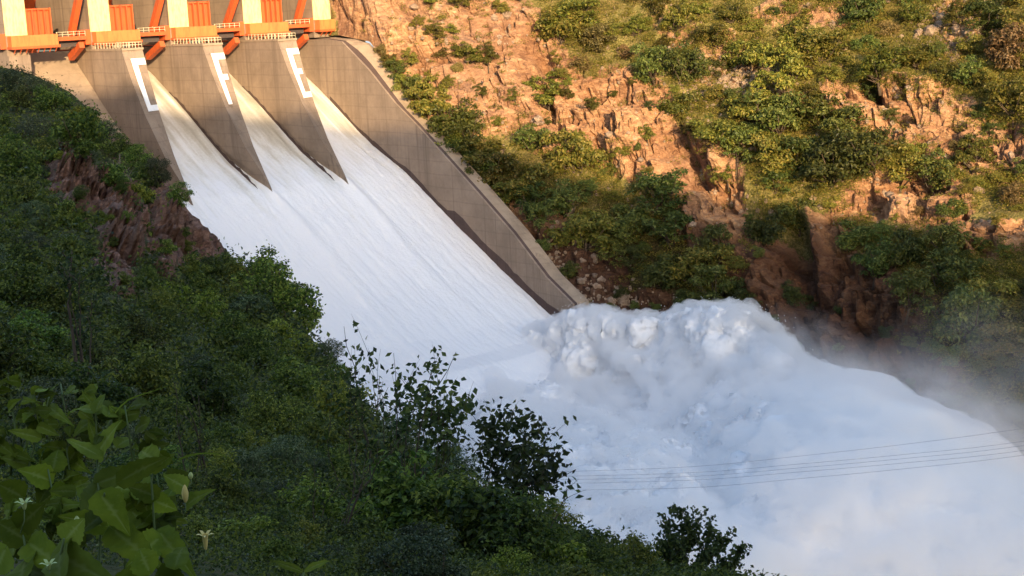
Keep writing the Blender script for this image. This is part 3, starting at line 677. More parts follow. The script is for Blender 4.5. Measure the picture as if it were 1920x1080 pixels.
for i in range(2, 13):                                  # short thrown jets along the rim
    (xa, ya), (xb, yb) = SH_A[i], SH_A[i + 1]; L_ = math.hypot(xb - xa, yb - ya)
    for j in range(int(L_ / 3.2)):
        s_ = R_.random(); m_ = 46; ln = R_.exponential(4) + 4; al = R_.random(m_) ** 1.4 * ln; sl_ = R_.normal(0.35, 0.35)
        x = xa + (xb - xa) * s_ + (yb - ya) / L_ * (al - 4) + sl_ * al * 0.6 + R_.normal(0, 1.5 + 0.25 * al, m_); y = ya + (yb - ya) * s_ - (xb - xa) / L_ * (al - 4) + R_.normal(0, 0.8, m_)
        dd = np.interp(x, [850, 1030, 1250, 1500, 1800, 2100], [318, 312, 288, 262, 232, 215]) + R_.normal(0, 1.0, m_)
        rim.append((fw[None] + RT * ((x - 960) / FPX)[:, None] - UP * ((y - 540) / FPX)[:, None]) * dd[:, None])
nS = 190000; tri = R_.integers(0, n, nS); keep = R_.random(nS) > calm[tri] * 1.1; tri = tri[keep]
rim.append(co2[tri] + no[tri] * R_.exponential(0.45, len(tri))[:, None] + R_.normal(0, 0.35, (len(tri), 3)))
rim = np.concatenate(rim); nP = len(rim); sz = R_.uniform(0.018, 0.065, nP)
tet = np.array([(1, 1, 1), (-1, -1, 1), (-1, 1, -1), (1, -1, -1)], float)
VV = (rim[:, None, :] + tet[None] * sz[:, None, None] * R_.uniform(0.6, 1.5, (nP, 1, 3))).reshape(-1, 3); tf = np.array([(0, 1, 2), (0, 3, 1), (0, 2, 3), (1, 3, 2)])
FF = (tf[None] + 4 * np.arange(nP)[:, None, None]).reshape(-1, 3)
me = mesh_np('droplets', VV, FF, M_plume); tag(link(bpy.data.objects.new('spray_droplets', me)), 'loose droplets flung from the rim of the plume', None, None, 'stuff')
# soft outer veil of fine spray round the solid white water: even density inside a closed skin
t = NT('fine_spray'); pv = t.n('ShaderNodeVolumePrincipled'); pv.inputs['Color'].default_value = (1.0, 1.0, 1.0, 1); nz = t.noise(t.coords((0.30, 0.30, 0.30)), 1.0, 5, 0.62, 0.5); nr_ = t.n('ShaderNodeMapRange'); t.l(nz, nr_.inputs[0]); nr_.inputs[1].default_value = 0.40; nr_.inputs[2].default_value = 0.62; nr_.inputs[3].default_value = 0.03; nr_.inputs[4].default_value = 0.75; t.l(nr_.outputs[0], pv.inputs['Density']); t.l(pv.outputs[0], t.out.inputs[1]); M_veil = t.m
rv = []
for p, r in sph:
    x_, y_ = proj(np.array(p)); cl_ = min(1.0, max(0.0, (x_ - 1380) / 260 + (y_ - 760) / 500)); rv.append(r + 2.3 + 2.5 * cl_)
VV = np.concatenate([iv * q + p for (p, r), q in zip(sph, rv)])
me = mesh_np('veil_raw', VV, FF, M_veil); tmp = bpy.data.objects.new('veil_raw', me); link(tmp)
md = tmp.modifiers.new('r', 'REMESH'); md.mode = 'VOXEL'; md.voxel_size = 0.75; md.use_smooth_shade = True; sm = tmp.modifiers.new('s', 'SMOOTH'); sm.iterations = 10; sm.factor = 0.6
dg = bpy.context.evaluated_depsgraph_get(); me3 = bpy.data.meshes.new_from_object(tmp.evaluated_get(dg)); bpy.data.objects.remove(tmp)
n3 = len(me3.vertices); c3 = np.zeros(n3 * 3); me3.vertices.foreach_get('co', c3); c3 = c3.reshape(-1, 3); no3 = np.zeros(n3 * 3); me3.vertices.foreach_get('normal', no3); no3 = no3.reshape(-1, 3)
PX3, PY3 = proj(c3); cal3 = np.clip((PX3 - 1380) / 260 + (PY3 - 760) / 500, 0, 1)
sh = (1.3 * (bil_ := (1 - np.abs(fbm(c3 * 0.13 + 0.4 * fbm(c3 * 0.1, 2, 4)[:, None], 3, 301)) * 2.2) - 0.5) + 1.0 * (1 - 2.0 * np.abs(fbm(c3 * 0.3, 4, 401))) + 0.5 * fbm(c3 * 0.9, 3, 411)) * (1 - 0.8 * cal3)
me3.vertices.foreach_set('co', (c3 + no3 * sh[:, None]).astype(np.float32).ravel()); me3.materials.clear(); me3.materials.append(M_veil); me3.update(); me3.name = 'spray_veil'
tag(link(bpy.data.objects.new('spray_veil', me3)), 'veil of fine spray wrapping the white plume', None, None, 'stuff')
def puff(cx, cy_, rx, ry, rz_, dd, dens, seed, tilt, label):
    bm = bmesh.new(); bmesh.ops.create_icosphere(bm, subdivisions=3, radius=1.0); me_ = bpy.data.meshes.new('mist'); bm.to_mesh(me_); bm.free()
    t = NT('mist'); pv = t.n('ShaderNodeVolumePrincipled'); pv.inputs['Color'].default_value = (0.995, 0.99, 1.0, 1)
    co_ = t.coords((1, 1, 1)); ln = t.n('ShaderNodeVectorMath', operation='LENGTH'); t.l(co_, ln.inputs[0])
    fo = t.n('ShaderNodeMapRange', interpolation_type='SMOOTHSTEP'); t.l(ln.outputs['Value'], fo.inputs[0]); fo.inputs[1].default_value = 1.0; fo.inputs[2].default_value = 0.15
    mp = t.coords((rx / 9.0, rz_ / 9.0, ry / 6.0)); nz = t.noise(mp, 1.0, 4, 0.6, 0.8); nr_ = t.n('ShaderNodeMapRange'); t.l(nz, nr_.inputs[0]); nr_.inputs[1].default_value = 0.40; nr_.inputs[2].default_value = 0.68; nr_.inputs[3].default_value = 0.12
    m1 = t.n('ShaderNodeMath', operation='MULTIPLY'); t.l(fo.outputs[0], m1.inputs[0]); t.l(nr_.outputs[0], m1.inputs[1]); m2 = t.n('ShaderNodeMath', operation='MULTIPLY'); t.l(m1.outputs[0], m2.inputs[0]); m2.inputs[1].default_value = dens
    t.l(m2.outputs[0], pv.inputs['Density']); t.l(pv.outputs[0], t.out.inputs[1]); me_.materials.append(t.m)
    o = bpy.data.objects.new('mist', me_); o.location = at(cx, cy_, tdepth(cx, cy_) + dd); o.scale = (rx, rz_, ry); o.rotation_euler = (0, math.radians(tilt), 0); link(o); tag(o, label, None, None, 'stuff')
puff(1800, 835, 30, 12, 14, -4, 0.21, 3, 28, 'ragged mist along the downstream rim of the plume')
puff(1560, 700, 17, 9, 10, 0, 0.10, 15, 42, 'wisps of mist at the bright plume shoulder')
puff(1890, 740, 24, 16, 14, -6, 0.03, 5, 20, 'thin mist drifting up the dark slope')

# ================================================================== power lines crossing in front of the plume
M_wire = mat_paint('wire', (0.34, 0.34, 0.40), (0.2, 0.2, 0.22), 0.4)
for i, (ya, ym, yb, lab) in enumerate([(884, 876, 806, 'thin upper power line, first of the bundle above the mist'), (892, 887, 830, 'dark power line just under the topmost wire'), (898, 894, 838, 'middle power line of the bundle crossing the mist'), (905, 901, 847, 'power line second from the bottom of the bundle'), (917, 915, 856, 'lowest power line crossing in front of the plume')]):
    pts = [at(960, ya + 3, 150 - i), at(1280, ym, 140 - i), at(1500, ym - (ym - yb) * 0.30 , 134 - i), at(1700, ym - (ym - yb) * 0.62, 128 - i), at(1900, yb, 122 - i), at(2300, yb - 60, 112 - i)]
    pts = [np.array(p) for p in pts]; sp = []
    for s_ in np.linspace(0, 5, 50):
        a_ = int(min(s_, 4)); f_ = s_ - a_; p0 = pts[max(a_ - 1, 0)]; p1 = pts[a_]; p2 = pts[a_ + 1]; p3 = pts[min(a_ + 2, 5)]
        sp.append(0.5 * ((2 * p1) + (-p0 + p2) * f_ + (2 * p0 - 5 * p1 + 4 * p2 - p3) * f_ ** 2 + (-p0 + 3 * p1 - 3 * p2 + p3) * f_ ** 3))
    o = MB().tube(sp, 0.014, 5).obj('power_line', M_wire); tag(o, lab, 'power line', 'power lines over the gorge')
#@@PART3
# ================================================================== vegetation builders
def leaf_quads(C, Nn, size, R_, aspect=0.55, fold=0.25):
    """folded four-cornered leaves at C with rough normals Nn"""
    n = len(C); rnd = R_.normal(size=(n, 3)); t_ = np.cross(Nn, rnd); t_ /= np.linalg.norm(t_, axis=1)[:, None] + 1e-9
    b_ = np.cross(Nn, t_); b_ /= np.linalg.norm(b_, axis=1)[:, None] + 1e-9
    L_ = size[:, None]; Wd = L_ * aspect * R_.uniform(0.7, 1.2, (n, 1))
    V = np.stack([C - t_ * L_ * 0.5, C + b_ * Wd * 0.5 + Nn * L_ * fold * 0.4, C + t_ * L_ * 0.5 - Nn * L_ * 0.1, C - b_ * Wd * 0.5 + Nn * L_ * fold * 0.4], 1).reshape(-1, 3)
    F = np.arange(4 * n).reshape(-1, 4)
    return V, F
def make_crown(seed, nleaf, lsize, hgt=1.5, nclump=34, low=0.1, mat=None, bark=None, spread=1.0, loose=0.0):
    """unit-radius crown mesh and limb mesh standing on the origin"""
    R_ = np.random.default_rng(seed)
    C = []
    while len(C) < nclump:
        p = R_.uniform(-1, 1, 3); r = np.linalg.norm(p)
        if r > 1 or r < 0.35: continue
        az = math.atan2(p[1], p[0]); lump = 0.72 + 0.28 * math.sin(az * 2 + seed) * math.cos(az * 3 + seed * 1.7) + R_.uniform(-0.12, 0.22)
        C.append((p[0] * spread * lump, p[1] * spread * lump, low + hgt * 0.5 * (p[2] * lump + 1)))
    C = np.array(C); cr = R_.uniform(0.16, 0.34, nclump) * (1.15 if nclump < 30 else 1)
    wts = cr ** 2; idx = R_.choice(nclump, nleaf, p=wts / wts.sum())
    d_ = R_.normal(size=(nleaf, 3)); d_ /= np.linalg.norm(d_, axis=1)[:, None]; d_[:, 2] = np.where(d_[:, 2] < -0.3, -d_[:, 2], d_[:, 2])
    rr = cr[idx] * (R_.random(nleaf) ** 0.35) * (1 + loose * R_.exponential(0.5, nleaf))
    P = C[idx] + d_ * rr[:, None] * np.array([1, 1, 0.75])
    Nn = d_ * 0.6 + R_.normal(size=(nleaf, 3)) * 0.45 + np.array([0, 0, 0.45]); Nn /= np.linalg.norm(Nn, axis=1)[:, None]
    V, F = leaf_quads(P, Nn, lsize * R_.uniform(0.6, 1.35, nleaf), R_)
    cm = mesh_np('crown', V, F, mat, False)
    lb = MB(); base = [Vector((0.02, 0, -0.25)), Vector((0.03, 0.02, low + 0.12)), Vector((0.0, 0.04, low + hgt * 0.35))]
    lb.tube(base, [0.06, 0.045, 0.03], 6)
    for i in range(0, nclump, 2):
        s_ = base[1].lerp(base[2], R_.random()); e_ = Vector(C[i]); mid = s_.lerp(e_, 0.5) + Vector(R_.normal(0, 0.06, 3)) - Vector((0, 0, 0.06))
        lb.tube([s_, mid, e_], [0.026, 0.016, 0.006], 4)
    return cm, lb.mesh('trunk', bark or M_bark, True)
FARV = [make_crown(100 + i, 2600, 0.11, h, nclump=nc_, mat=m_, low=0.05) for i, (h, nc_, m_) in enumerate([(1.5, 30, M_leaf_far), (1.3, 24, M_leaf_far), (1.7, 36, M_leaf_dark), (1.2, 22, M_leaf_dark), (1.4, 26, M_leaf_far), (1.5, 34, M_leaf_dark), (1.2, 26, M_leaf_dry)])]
M_leaf_near2 = mat_leaf('near_bank_bright_leaves', [(0.04, 0.075, 0.006), (0.12, 0.17, 0.014), (0.26, 0.30, 0.045)], 0.5, 0.4, 0.0)
M_leaf_near3 = mat_leaf('near_bank_grey_leaves', [(0.02, 0.04, 0.014), (0.06, 0.09, 0.03), (0.16, 0.20, 0.09)], 0.45, 0.3, 0.0)
NEARV = [make_crown(200 + i, nl_, ls_, h, nclump=nc_, mat=m_, low=0.0, loose=lo_) for i, (h, nc_, m_, nl_, ls_, lo_) in enumerate([(1.5, 26, M_leaf_near, 4600, .095, .3), (1.8, 40, M_leaf_near, 4200, .10, .5), (1.3, 22, M_leaf_near2, 3800, .115, .3), (1.6, 50, M_leaf_near3, 5200, .08, .4), (2.0, 30, M_leaf_near, 4000, .12, .6), (1.7, 30, M_leaf_near2, 3000, .10, .8), (1.4, 20, M_leaf_near, 3000, .14, .4)])]
def place(kind, meshes, loc, r, rz, label, cat, group, tilt=(0, 0), sq=1.0):
    t_ = empty(kind, loc, label, cat, group, rz); t_.scale = (r, r, r * sq); t_.rotation_euler = (tilt[0], tilt[1], rz)
    for nm_, me_ in (('crown', meshes[0]), ('trunk', meshes[1])):
        c = bpy.data.objects.new(nm_, me_); COL.objects.link(c); c.parent = t_
    return t_
def region(px, py, table):
    return min(table, key=lambda a: (px - a[0]) ** 2 + ((py - a[1]) * 1.3) ** 2)[2]
FREG = [(690, 30, 'on the striped cliff beside the abutment'), (820, 90, 'on the bare orange slab above the wall top'), (900, 20, 'on the skyline slope above the orange slab'), (760, 170, 'along the top of the concrete wall coping'), (870, 240, 'in the thick belt beside the upper wall'),
        (930, 330, 'in the belt beside the shaded wall'), (1040, 60, 'above the head of the narrow gully'), (1075, 290, 'under the foot of the narrow gully'), (1150, 130, 'above the craggy orange cliff'), (1180, 210, 'on the face of the craggy cliff'), (1160, 370, 'at the sunlit edge below the bold buttress'),
        (1050, 440, 'in the shade above the red scree'), (1200, 480, 'in the shade above the broken pale rocks'), (1250, 560, 'just above the top of the plume'), (1270, 130, 'beside the pale rubble patch'), (1400, 60, 'on the grassy slope above the rubble'), (1500, 110, 'around the dark hollow of the upper slope'),
        (1330, 240, 'under the pale rubble patch'), (1450, 230, 'in the green band over the slanting cleft'), (1550, 280, 'in the middle of the sunlit green band'), (1330, 390, 'inside the slanting shaded cleft'), (1480, 340, 'at the lower rim of the green band'), (1650, 320, 'between the two bare orange terraces'),
        (1600, 150, 'above the first bare terrace with the cave'), (1750, 150, 'on the slope over the cave terrace'), (1650, 40, 'on the high slope near the pale gully'), (1860, 60, 'at the high corner of the slope'), (1880, 190, 'above the long bare terrace end'), (1850, 350, 'under the long bare terrace'),
        (1700, 450, 'right below the shadow line of the lower terrace'), (1850, 540, 'on the dark slope below the lower terrace'), (1560, 460, 'around the standing rock pinnacle'), (1420, 470, 'beside the shaded pink boulder'), (1600, 620, 'on the dark red scree beside the plume'), (1800, 680, 'on the dark slope fading into the mist'), (1450, 600, 'at the rim of the plume on the scree')]
def far_label(px, py, r, vi, sh):
    sz = 'large spreading' if r > 4.0 else ('middling' if r > 2.8 else 'small')
    tn = {0: 'olive green', 1: 'yellowish green', 2: 'deep green', 3: 'dark green', 4: 'olive', 5: 'leafy green', 6: 'dry brownish'}[vi]
    return f'{sz} {tn} shrub {region(px, py, FREG)}'
R1 = random.Random(41); placed = []; nfar = 0
HAND = [(718, 95, 17), (733, 112, 18), (752, 140, 20), (776, 170, 22), (800, 205, 24), (822, 238, 26), (846, 268, 26), (866, 296, 26), (886, 322, 26), (905, 345, 22), (800, 225, 26), (880, 260, 34), (920, 300, 34), (960, 360, 34), (990, 390, 30), (1075, 300, 48), (1240, 365, 50), (1225, 140, 36), (1000, 262, 34), (1290, 140, 34), (1500, 70, 44), (1540, 95, 46), (860, 235, 44), (900, 290, 50), (820, 205, 36), (940, 330, 46), (1000, 350, 46), (740, 120, 18), (765, 160, 22), (790, 195, 26), (1050, 60, 44), (1075, 30, 44), (1110, 70, 36),
        (840, 95, 26), (880, 105, 24), (915, 112, 20), (1460, 240, 50), (1420, 210, 44), (1500, 300, 52), (1560, 320, 50), (1590, 250, 44), (1640, 300, 46), (1450, 290, 40), (1540, 220, 40), (1380, 290, 34), (1365, 330, 22), (1470, 155, 44), (1400, 110, 38), (1690, 330, 40), (1760, 340, 36), (1820, 300, 30),
        (1650, 130, 40), (1720, 110, 36), (1880, 100, 44), (1850, 40, 40), (1900, 200, 38), (1620, 30, 36), (1700, 470, 44), (1600, 440, 44), (1780, 520, 50), (1860, 560, 54), (1700, 560, 40), (1820, 620, 54), (1780, 460, 40), (1640, 500, 36), (1900, 640, 50), (1100, 440, 50), (1180, 420, 46), (1260, 440, 48), (1320, 500, 50), (1250, 510, 46), (1150, 470, 34),
        (1340, 550, 46), (1290, 560, 34), (1400, 560, 30), (1350, 470, 32), (1060, 380, 40), (1010, 410, 30), (1440, 430, 40), (1500, 400, 44), (1480, 560, 24), (1020, 470, 20), (1070, 510, 20)]
cand = [(x, y, r, True) for x, y, r in HAND]
for i in range(9000):
    x = R1.uniform(-0, 1990); y = R1.uniform(-40, 800)
    if x < 690: continue
    rmv = float(rockmask(np.array([[x]]), np.array([[y]]))[0, 0])
    if R1.random() < rmv * 1.25: 
        if R1.random() < 0.93: continue
        cand.append((x, y, R1.uniform(9, 16), False)); continue
    big_ = 40 if y > 380 else (34 if x < 1350 else 30)
    cand.append((x, y, R1.choice([R1.uniform(13, 20), R1.uniform(20, big_ + 6), R1.uniform(20, big_ + 6)]), False))
under = []
for x, y, rp, force in cand:
    if nfar < 300 and not any((x - a) ** 2 + (y - b) ** 2 < ((rp + c) * (0.80 if y < 400 else 0.68)) ** 2 for a, b, c in placed) or force:
        P, Nn_ = hit(bvh_far, x, y + rp * 0.55)
        if P is None: continue
        d_ = float(np.array(P) @ fw); r = rp * d_ / FPX * (1.5 if x > 1250 and y < 400 else 1.38)
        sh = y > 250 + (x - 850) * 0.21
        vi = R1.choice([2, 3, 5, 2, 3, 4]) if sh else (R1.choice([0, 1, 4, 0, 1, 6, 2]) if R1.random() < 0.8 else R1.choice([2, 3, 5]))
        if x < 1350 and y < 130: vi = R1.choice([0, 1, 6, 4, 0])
        placed.append((x, y, rp)); nfar += 1
        lab = far_label(x, y, r, vi, sh)
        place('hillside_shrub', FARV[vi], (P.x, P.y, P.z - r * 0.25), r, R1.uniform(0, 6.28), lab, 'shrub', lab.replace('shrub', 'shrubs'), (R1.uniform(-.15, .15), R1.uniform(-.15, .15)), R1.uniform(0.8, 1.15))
    elif len(under) < 2600: under.append((x, y))
print('far shrubs', nfar)
# low scrub and dry grass between the shrubs: uncountable
R2 = np.random.default_rng(77); Vs = []
uC = []; uN = []; uS = []
for k in range(12500):
    x = R2.uniform(680, 1990) if k % 3 else R2.uniform(1250, 1990); y = R2.uniform(-40, 860)
    rmv = float(rockmask(np.array([[x]]), np.array([[y]]))[0, 0])
    if R2.random() < rmv * (0.9 if y < 400 else 1.15) or (y > 430 and R2.random() < 0.45): continue
    P, Nn_ = hit(bvh_far, x, y)
    if P is None: continue
    r = R2.uniform(0.4, 1.5) if R2.random() < 0.5 else R2.uniform(1.5, 3.4) * (0.75 if x < 1300 else 1.0); n_ = int(14 + 34 * r)
    d_ = R2.normal(size=(n_, 3)); d_ /= np.linalg.norm(d_, axis=1)[:, None]; d_[:, 2] = np.abs(d_[:, 2])
    uC.append(np.array(P) + d_ * r * R2.uniform(0.3, 1, (n_, 1)) * np.array([1, 1, 0.7])); nn_ = d_ + R2.normal(0, .5, (n_, 3)); uN.append(nn_ / np.linalg.norm(nn_, axis=1)[:, None]); uS.append(R2.uniform(0.18, 0.42, n_))
kept = []
for x, y in under:
    if len(kept) > 520: break
    if float(rockmask(np.array([[x]]), np.array([[y]]))[0, 0]) > 0.45 or any((x - a) ** 2 + (y - b) ** 2 < 20 ** 2 for a, b in kept): continue
    P, Nn_ = hit(bvh_far, x, y)
    if P is None: continue
    kept.append((x, y)); r = R2.uniform(1.5, 3.0); n_ = 210; cc_ = R2.normal(0, 0.45, (5, 3)) * r * np.array([1, 1, 0.5]); ix = R2.integers(0, 5, n_)
    d_ = R2.normal(size=(n_, 3)); d_ /= np.linalg.norm(d_, axis=1)[:, None]; d_[:, 2] = np.abs(d_[:, 2])
    uC.append(np.array(P) + np.array([0, 0, 0.3 * r]) + cc_[ix] + d_ * r * 0.62 * R2.uniform(0.5, 1, (n_, 1))); nn_ = d_ + R2.normal(0, .45, (n_, 3)) + np.array([0, 0, .3]); uN.append(nn_ / np.linalg.norm(nn_, axis=1)[:, None]); uS.append(R2.uniform(0.2, 0.42, n_))
print('extra scrub', len(kept))
uC = np.concatenate(uC); uN = np.concatenate(uN); uS = np.concatenate(uS)
M_scrub = mat_leaf('low_scrub', [(0.04, 0.06, 0.011), (0.11, 0.125, 0.02), (0.23, 0.21, 0.045)], 0.8, 0.3, 0, 0.1)
V, F = leaf_quads(uC, uN, uS, R2); tag(link(bpy.data.objects.new('low_scrub', mesh_np('low_scrub', V, F, M_scrub, False))), 'low scrub and dry grass over the far slope', None, None, 'stuff')

# loose stones on the slope, thickest in the pale rubble patch
RR = np.random.default_rng(8); bm = bmesh.new(); bmesh.ops.create_icosphere(bm, subdivisions=1, radius=1.0); sv = np.array([v.co[:] for v in bm.verts]); sf = np.array([[v.index for v in f.verts] for f in bm.faces]); bm.free()
sV = []; sF = []
for k in range(2600):
    q = RR.random()
    if q < 0.34: x, y = RR.normal(1385, 55), RR.normal(150, 26)
    elif q < 0.40: x, y = RR.normal(1150, 50), RR.normal(565, 14)
    elif q < 0.56: x, y = RR.normal(1790, 40), RR.normal(60, 40)
    elif q < 0.64: x, y = RR.normal(1040, 60), RR.normal(500, 40)
    else: x, y = RR.uniform(690, 1950), RR.uniform(0, 430)
    P, Nn_ = hit(bvh_far, x, y)
    if P is None: continue
    r = min(1.5, 0.16 + RR.exponential(0.22)); sc_ = RR.uniform(0.6, 1.3, 3) * r; w_ = sv * (1 + RR.uniform(-0.25, 0.25, (len(sv), 1))) * sc_
    sF.append(sf + len(sV) * len(sv)); sV.append(w_ + np.array(P))
M_stone = mat_rock('pale_stone', [(0.16, 0.11, 0.08), (0.30, 0.21, 0.15), (0.40, 0.30, 0.21), (0.52, 0.41, 0.31), (0.24, 0.17, 0.13)], None, 2.0, False, 0.2)
tag(link(bpy.data.objects.new('rubble', mesh_np('rubble', np.concatenate(sV), np.concatenate(sF), M_stone, False))), 'pale loose stones and rubble on the far slope', None, None, 'stuff')
# ------------------------------------------------------------------ near bank shrubs
NREG = [(40, 150, 'on the highest corner of the near bank'), (150, 200, 'at the brow below the first dry apron'), (250, 290, 'along the brow beside the lettered pier'), (100, 300, 'above the twin red crags'), (60, 430, 'left of the red crags'.replace('left of', 'off the flank of')), (160, 470, 'between the red crags and the dark wood'),
        (280, 360, 'between the two red crags'), (340, 480, 'under the red crag at the brow'), (420, 500, 'just below the crag beside white water'), (500, 520, 'at the brow overhanging the white water'), (570, 600, 'on the last step above the water'), (450, 620, 'in the thicket under the overhanging shrubs'),
        (300, 600, 'in the thicket below the crags'), (120, 620, 'in the dark thicket around the thin trunk'), (30, 620, 'at the dim border of the thicket'), (600, 720, 'beside the small reddish outcrop'), (500, 780, 'in the dense middle thicket'), (350, 760, 'behind the broad leaved vines'), (700, 830, 'around the foot of the first sapling'),
        (800, 860, 'around the foot of the second sapling'), (950, 920, 'under the arching sapling'), (620, 930, 'in the fine leaved thicket below'), (800, 1000, 'in the bright fern green patch'), (1000, 1010, 'at the edge facing the gray spray'), (1150, 1040, 'on the low edge before the round bush'), (1310, 1060, 'under the round bush by the mist'),
        (450, 1000, 'beside the yellow trumpet flower'), (200, 1000, 'beneath the broad vine leaves'), (650, 1060, 'beside the two leaved sprout')]
R3 = random.Random(99); nplaced = []; ncand = []
def near_r(D_):
    return {0: 0.085}.get(0) * D_ if False else None
for x, y, r in [(20, 150, 60), (70, 165, 46), (110, 190, 40), (150, 215, 34), (190, 255, 30), (225, 280, 28), (260, 305, 26), (300, 330, 28), (335, 372, 24), (420, 500, 26), (450, 520, 40), (490, 530, 46), (535, 560, 46), (565, 590, 38), (470, 580, 46), (585, 625, 22), (610, 670, 26), (640, 715, 24), (60, 240, 60), (140, 270, 46), (30, 320, 60),
                (1290, 1050, 52), (1330, 1070, 50), (1180, 1050, 40), (1100, 1010, 40), (1040, 985, 50), (1230, 1060, 30), (960, 930, 60), (900, 900, 60), (830, 880, 60), (760, 850, 50)]:
    ncand.append((x, y, r, True))
for i in range(6000):
    x = R3.uniform(-60, 1420); y = R3.uniform(120, 1110)
    ncand.append((x, y, (R3.uniform(30, 56) if R3.random() < .6 else R3.uniform(56, 92)) if y > 560 else R3.uniform(15, 34), False))
nn_near = 0
for x, y, rp, force in ncand:
    ys = float(np.interp(x, SIL[:, 0], SIL[:, 1]))
    if not force:
        if y < ys + rp * 0.9: continue
        rk = max([a * max(0, 1.25 - ((x - cx) / rx) ** 2 - ((y - cy_) / ry) ** 2) for cx, cy_, rx, ry, a in NROCK])
        if rk > 0.15 and R3.random() < 0.90: continue
        if rk > 0.15: rp = R3.uniform(10, 20)
        if any((x - a) ** 2 + (y - b) ** 2 < ((rp + c) * (0.58 if y > 560 else 0.5)) ** 2 for a, b, c in nplaced): continue
    if nn_near >= 290: break
    P, _n = hit(bvh_near, x, y + rp * 0.5)
    if P is None: continue
    D_ = float(np.array(P) @ fw)
    if D_ < 6.5: continue
    r = rp * D_ / FPX * 1.25; r = min(r, 3.6)
    if D_ > 110: vi = R3.choice([2, 3, 5]); ms_ = NEARV[R3.choice([0, 0, 1, 1, 2, 3, 3, 4, 5, 6])]
    else: ms_ = NEARV[R3.choice([0, 0, 1, 1, 2, 3, 3, 4, 5, 6])]
    if 860 < x < 1260 and y > 860 and R3.random() < 0.7: ms_ = NEARV[R3.choice([2, 5])]
    nplaced.append((x, y, rp)); nn_near += 1
    szn = 'wide' if rp > 50 else ('bushy' if rp > 38 else 'small')
    lab = f'{szn} dark green shrub {region(x, y, NREG)}'
    place('bank_shrub', ms_, (P.x, P.y, P.z - r * 0.35), r, R3.uniform(0, 6.28), lab, 'shrub', lab.replace('shrub', 'shrubs'), (R3.uniform(-.2, .2), R3.uniform(-.2, .2)), R3.uniform(0.8, 1.15))
print('near shrubs', nn_near)
# leafy ground cover of the near bank
R4 = np.random.default_rng(3); uC = []; uN = []; uS = []
NB = 90000
xs = R4.uniform(-80, 1450, NB); tt = R4.random(NB) ** 0.9 * 1.05
for k in range(0, NB, 3):
    x = xs[k]; ys = float(np.interp(x, SIL[:, 0], SIL[:, 1])); y = ys + 2 + tt[k] * (1130 - ys)
    rk = max([a * max(0, 1.2 - ((x - cx) / rx) ** 2 - ((y - cy_) / ry) ** 2) for cx, cy_, rx, ry, a in NROCK])
    if R4.random() < rk * 2.2: continue
    P, Nn_ = hit(bvh_near, x, y)
    if P is None: continue
    D_ = float(np.array(P) @ fw); 
    if D_ < 5: continue
    s_ = min(0.55, 9.5 * D_ / FPX); m_ = 7
    uC.append(np.array(P) + R4.normal(size=(m_, 3)) * s_ * 1.6 + np.array(Nn_ if Nn_.z > 0 else -Nn_) * s_ * 1.5); nn_ = R4.normal(size=(m_, 3)) + np.array([0, -0.5, 0.8]); uN.append(nn_ / np.linalg.norm(nn_, axis=1)[:, None]); uS.append(R4.uniform(0.6, 1.3, m_) * s_)
uC = np.concatenate(uC); uN = np.concatenate(uN); uS = np.concatenate(uS)
V, F = leaf_quads(uC, uN, uS, R4); tag(link(bpy.data.objects.new('ground_cover', mesh_np('ground_cover', V, F, M_leaf_near, False))), 'dense leafy ground cover on the near bank', None, None, 'stuff')

for x, y, D_, r, vi, lab in [(600, 1085, 16, .55, 0, 'leafy bush filling the foot of the thicket below the red branches'), (665, 1075, 17.5, .62, 6, 'large leaved bush at the foot of the slender sapling'), (735, 1078, 17, .62, 1, 'dense bush between the slender and the twiggy sapling'), (800, 1080, 16, .66, 4, 'loose leaved bush hiding the stems of the bushy sapling'),
                           (860, 1085, 15.5, .62, 0, 'dark bush under the bushy crowned sapling'), (915, 1092, 15, .58, 6, 'broad leaved bush under the arching sapling head'), (975, 1098, 15, .50, 1, 'bush at the foot of the leaning sapling'), (1040, 1105, 16, .46, 2, 'bright green bush at the lower end of the thicket edge'), (1110, 1115, 18, .45, 0, 'low bush under the wispy feathery shrub'), (1190, 1120, 20, .45, 5, 'open yellowish bush between the wispy shrub and the round bush')]:
    place('bank_shrub', NEARV[vi], tuple(at(x, y, D_)), r, R3.uniform(0, 6.28), lab, 'shrub', 'bushes around the saplings', (0, 0), 1.05)
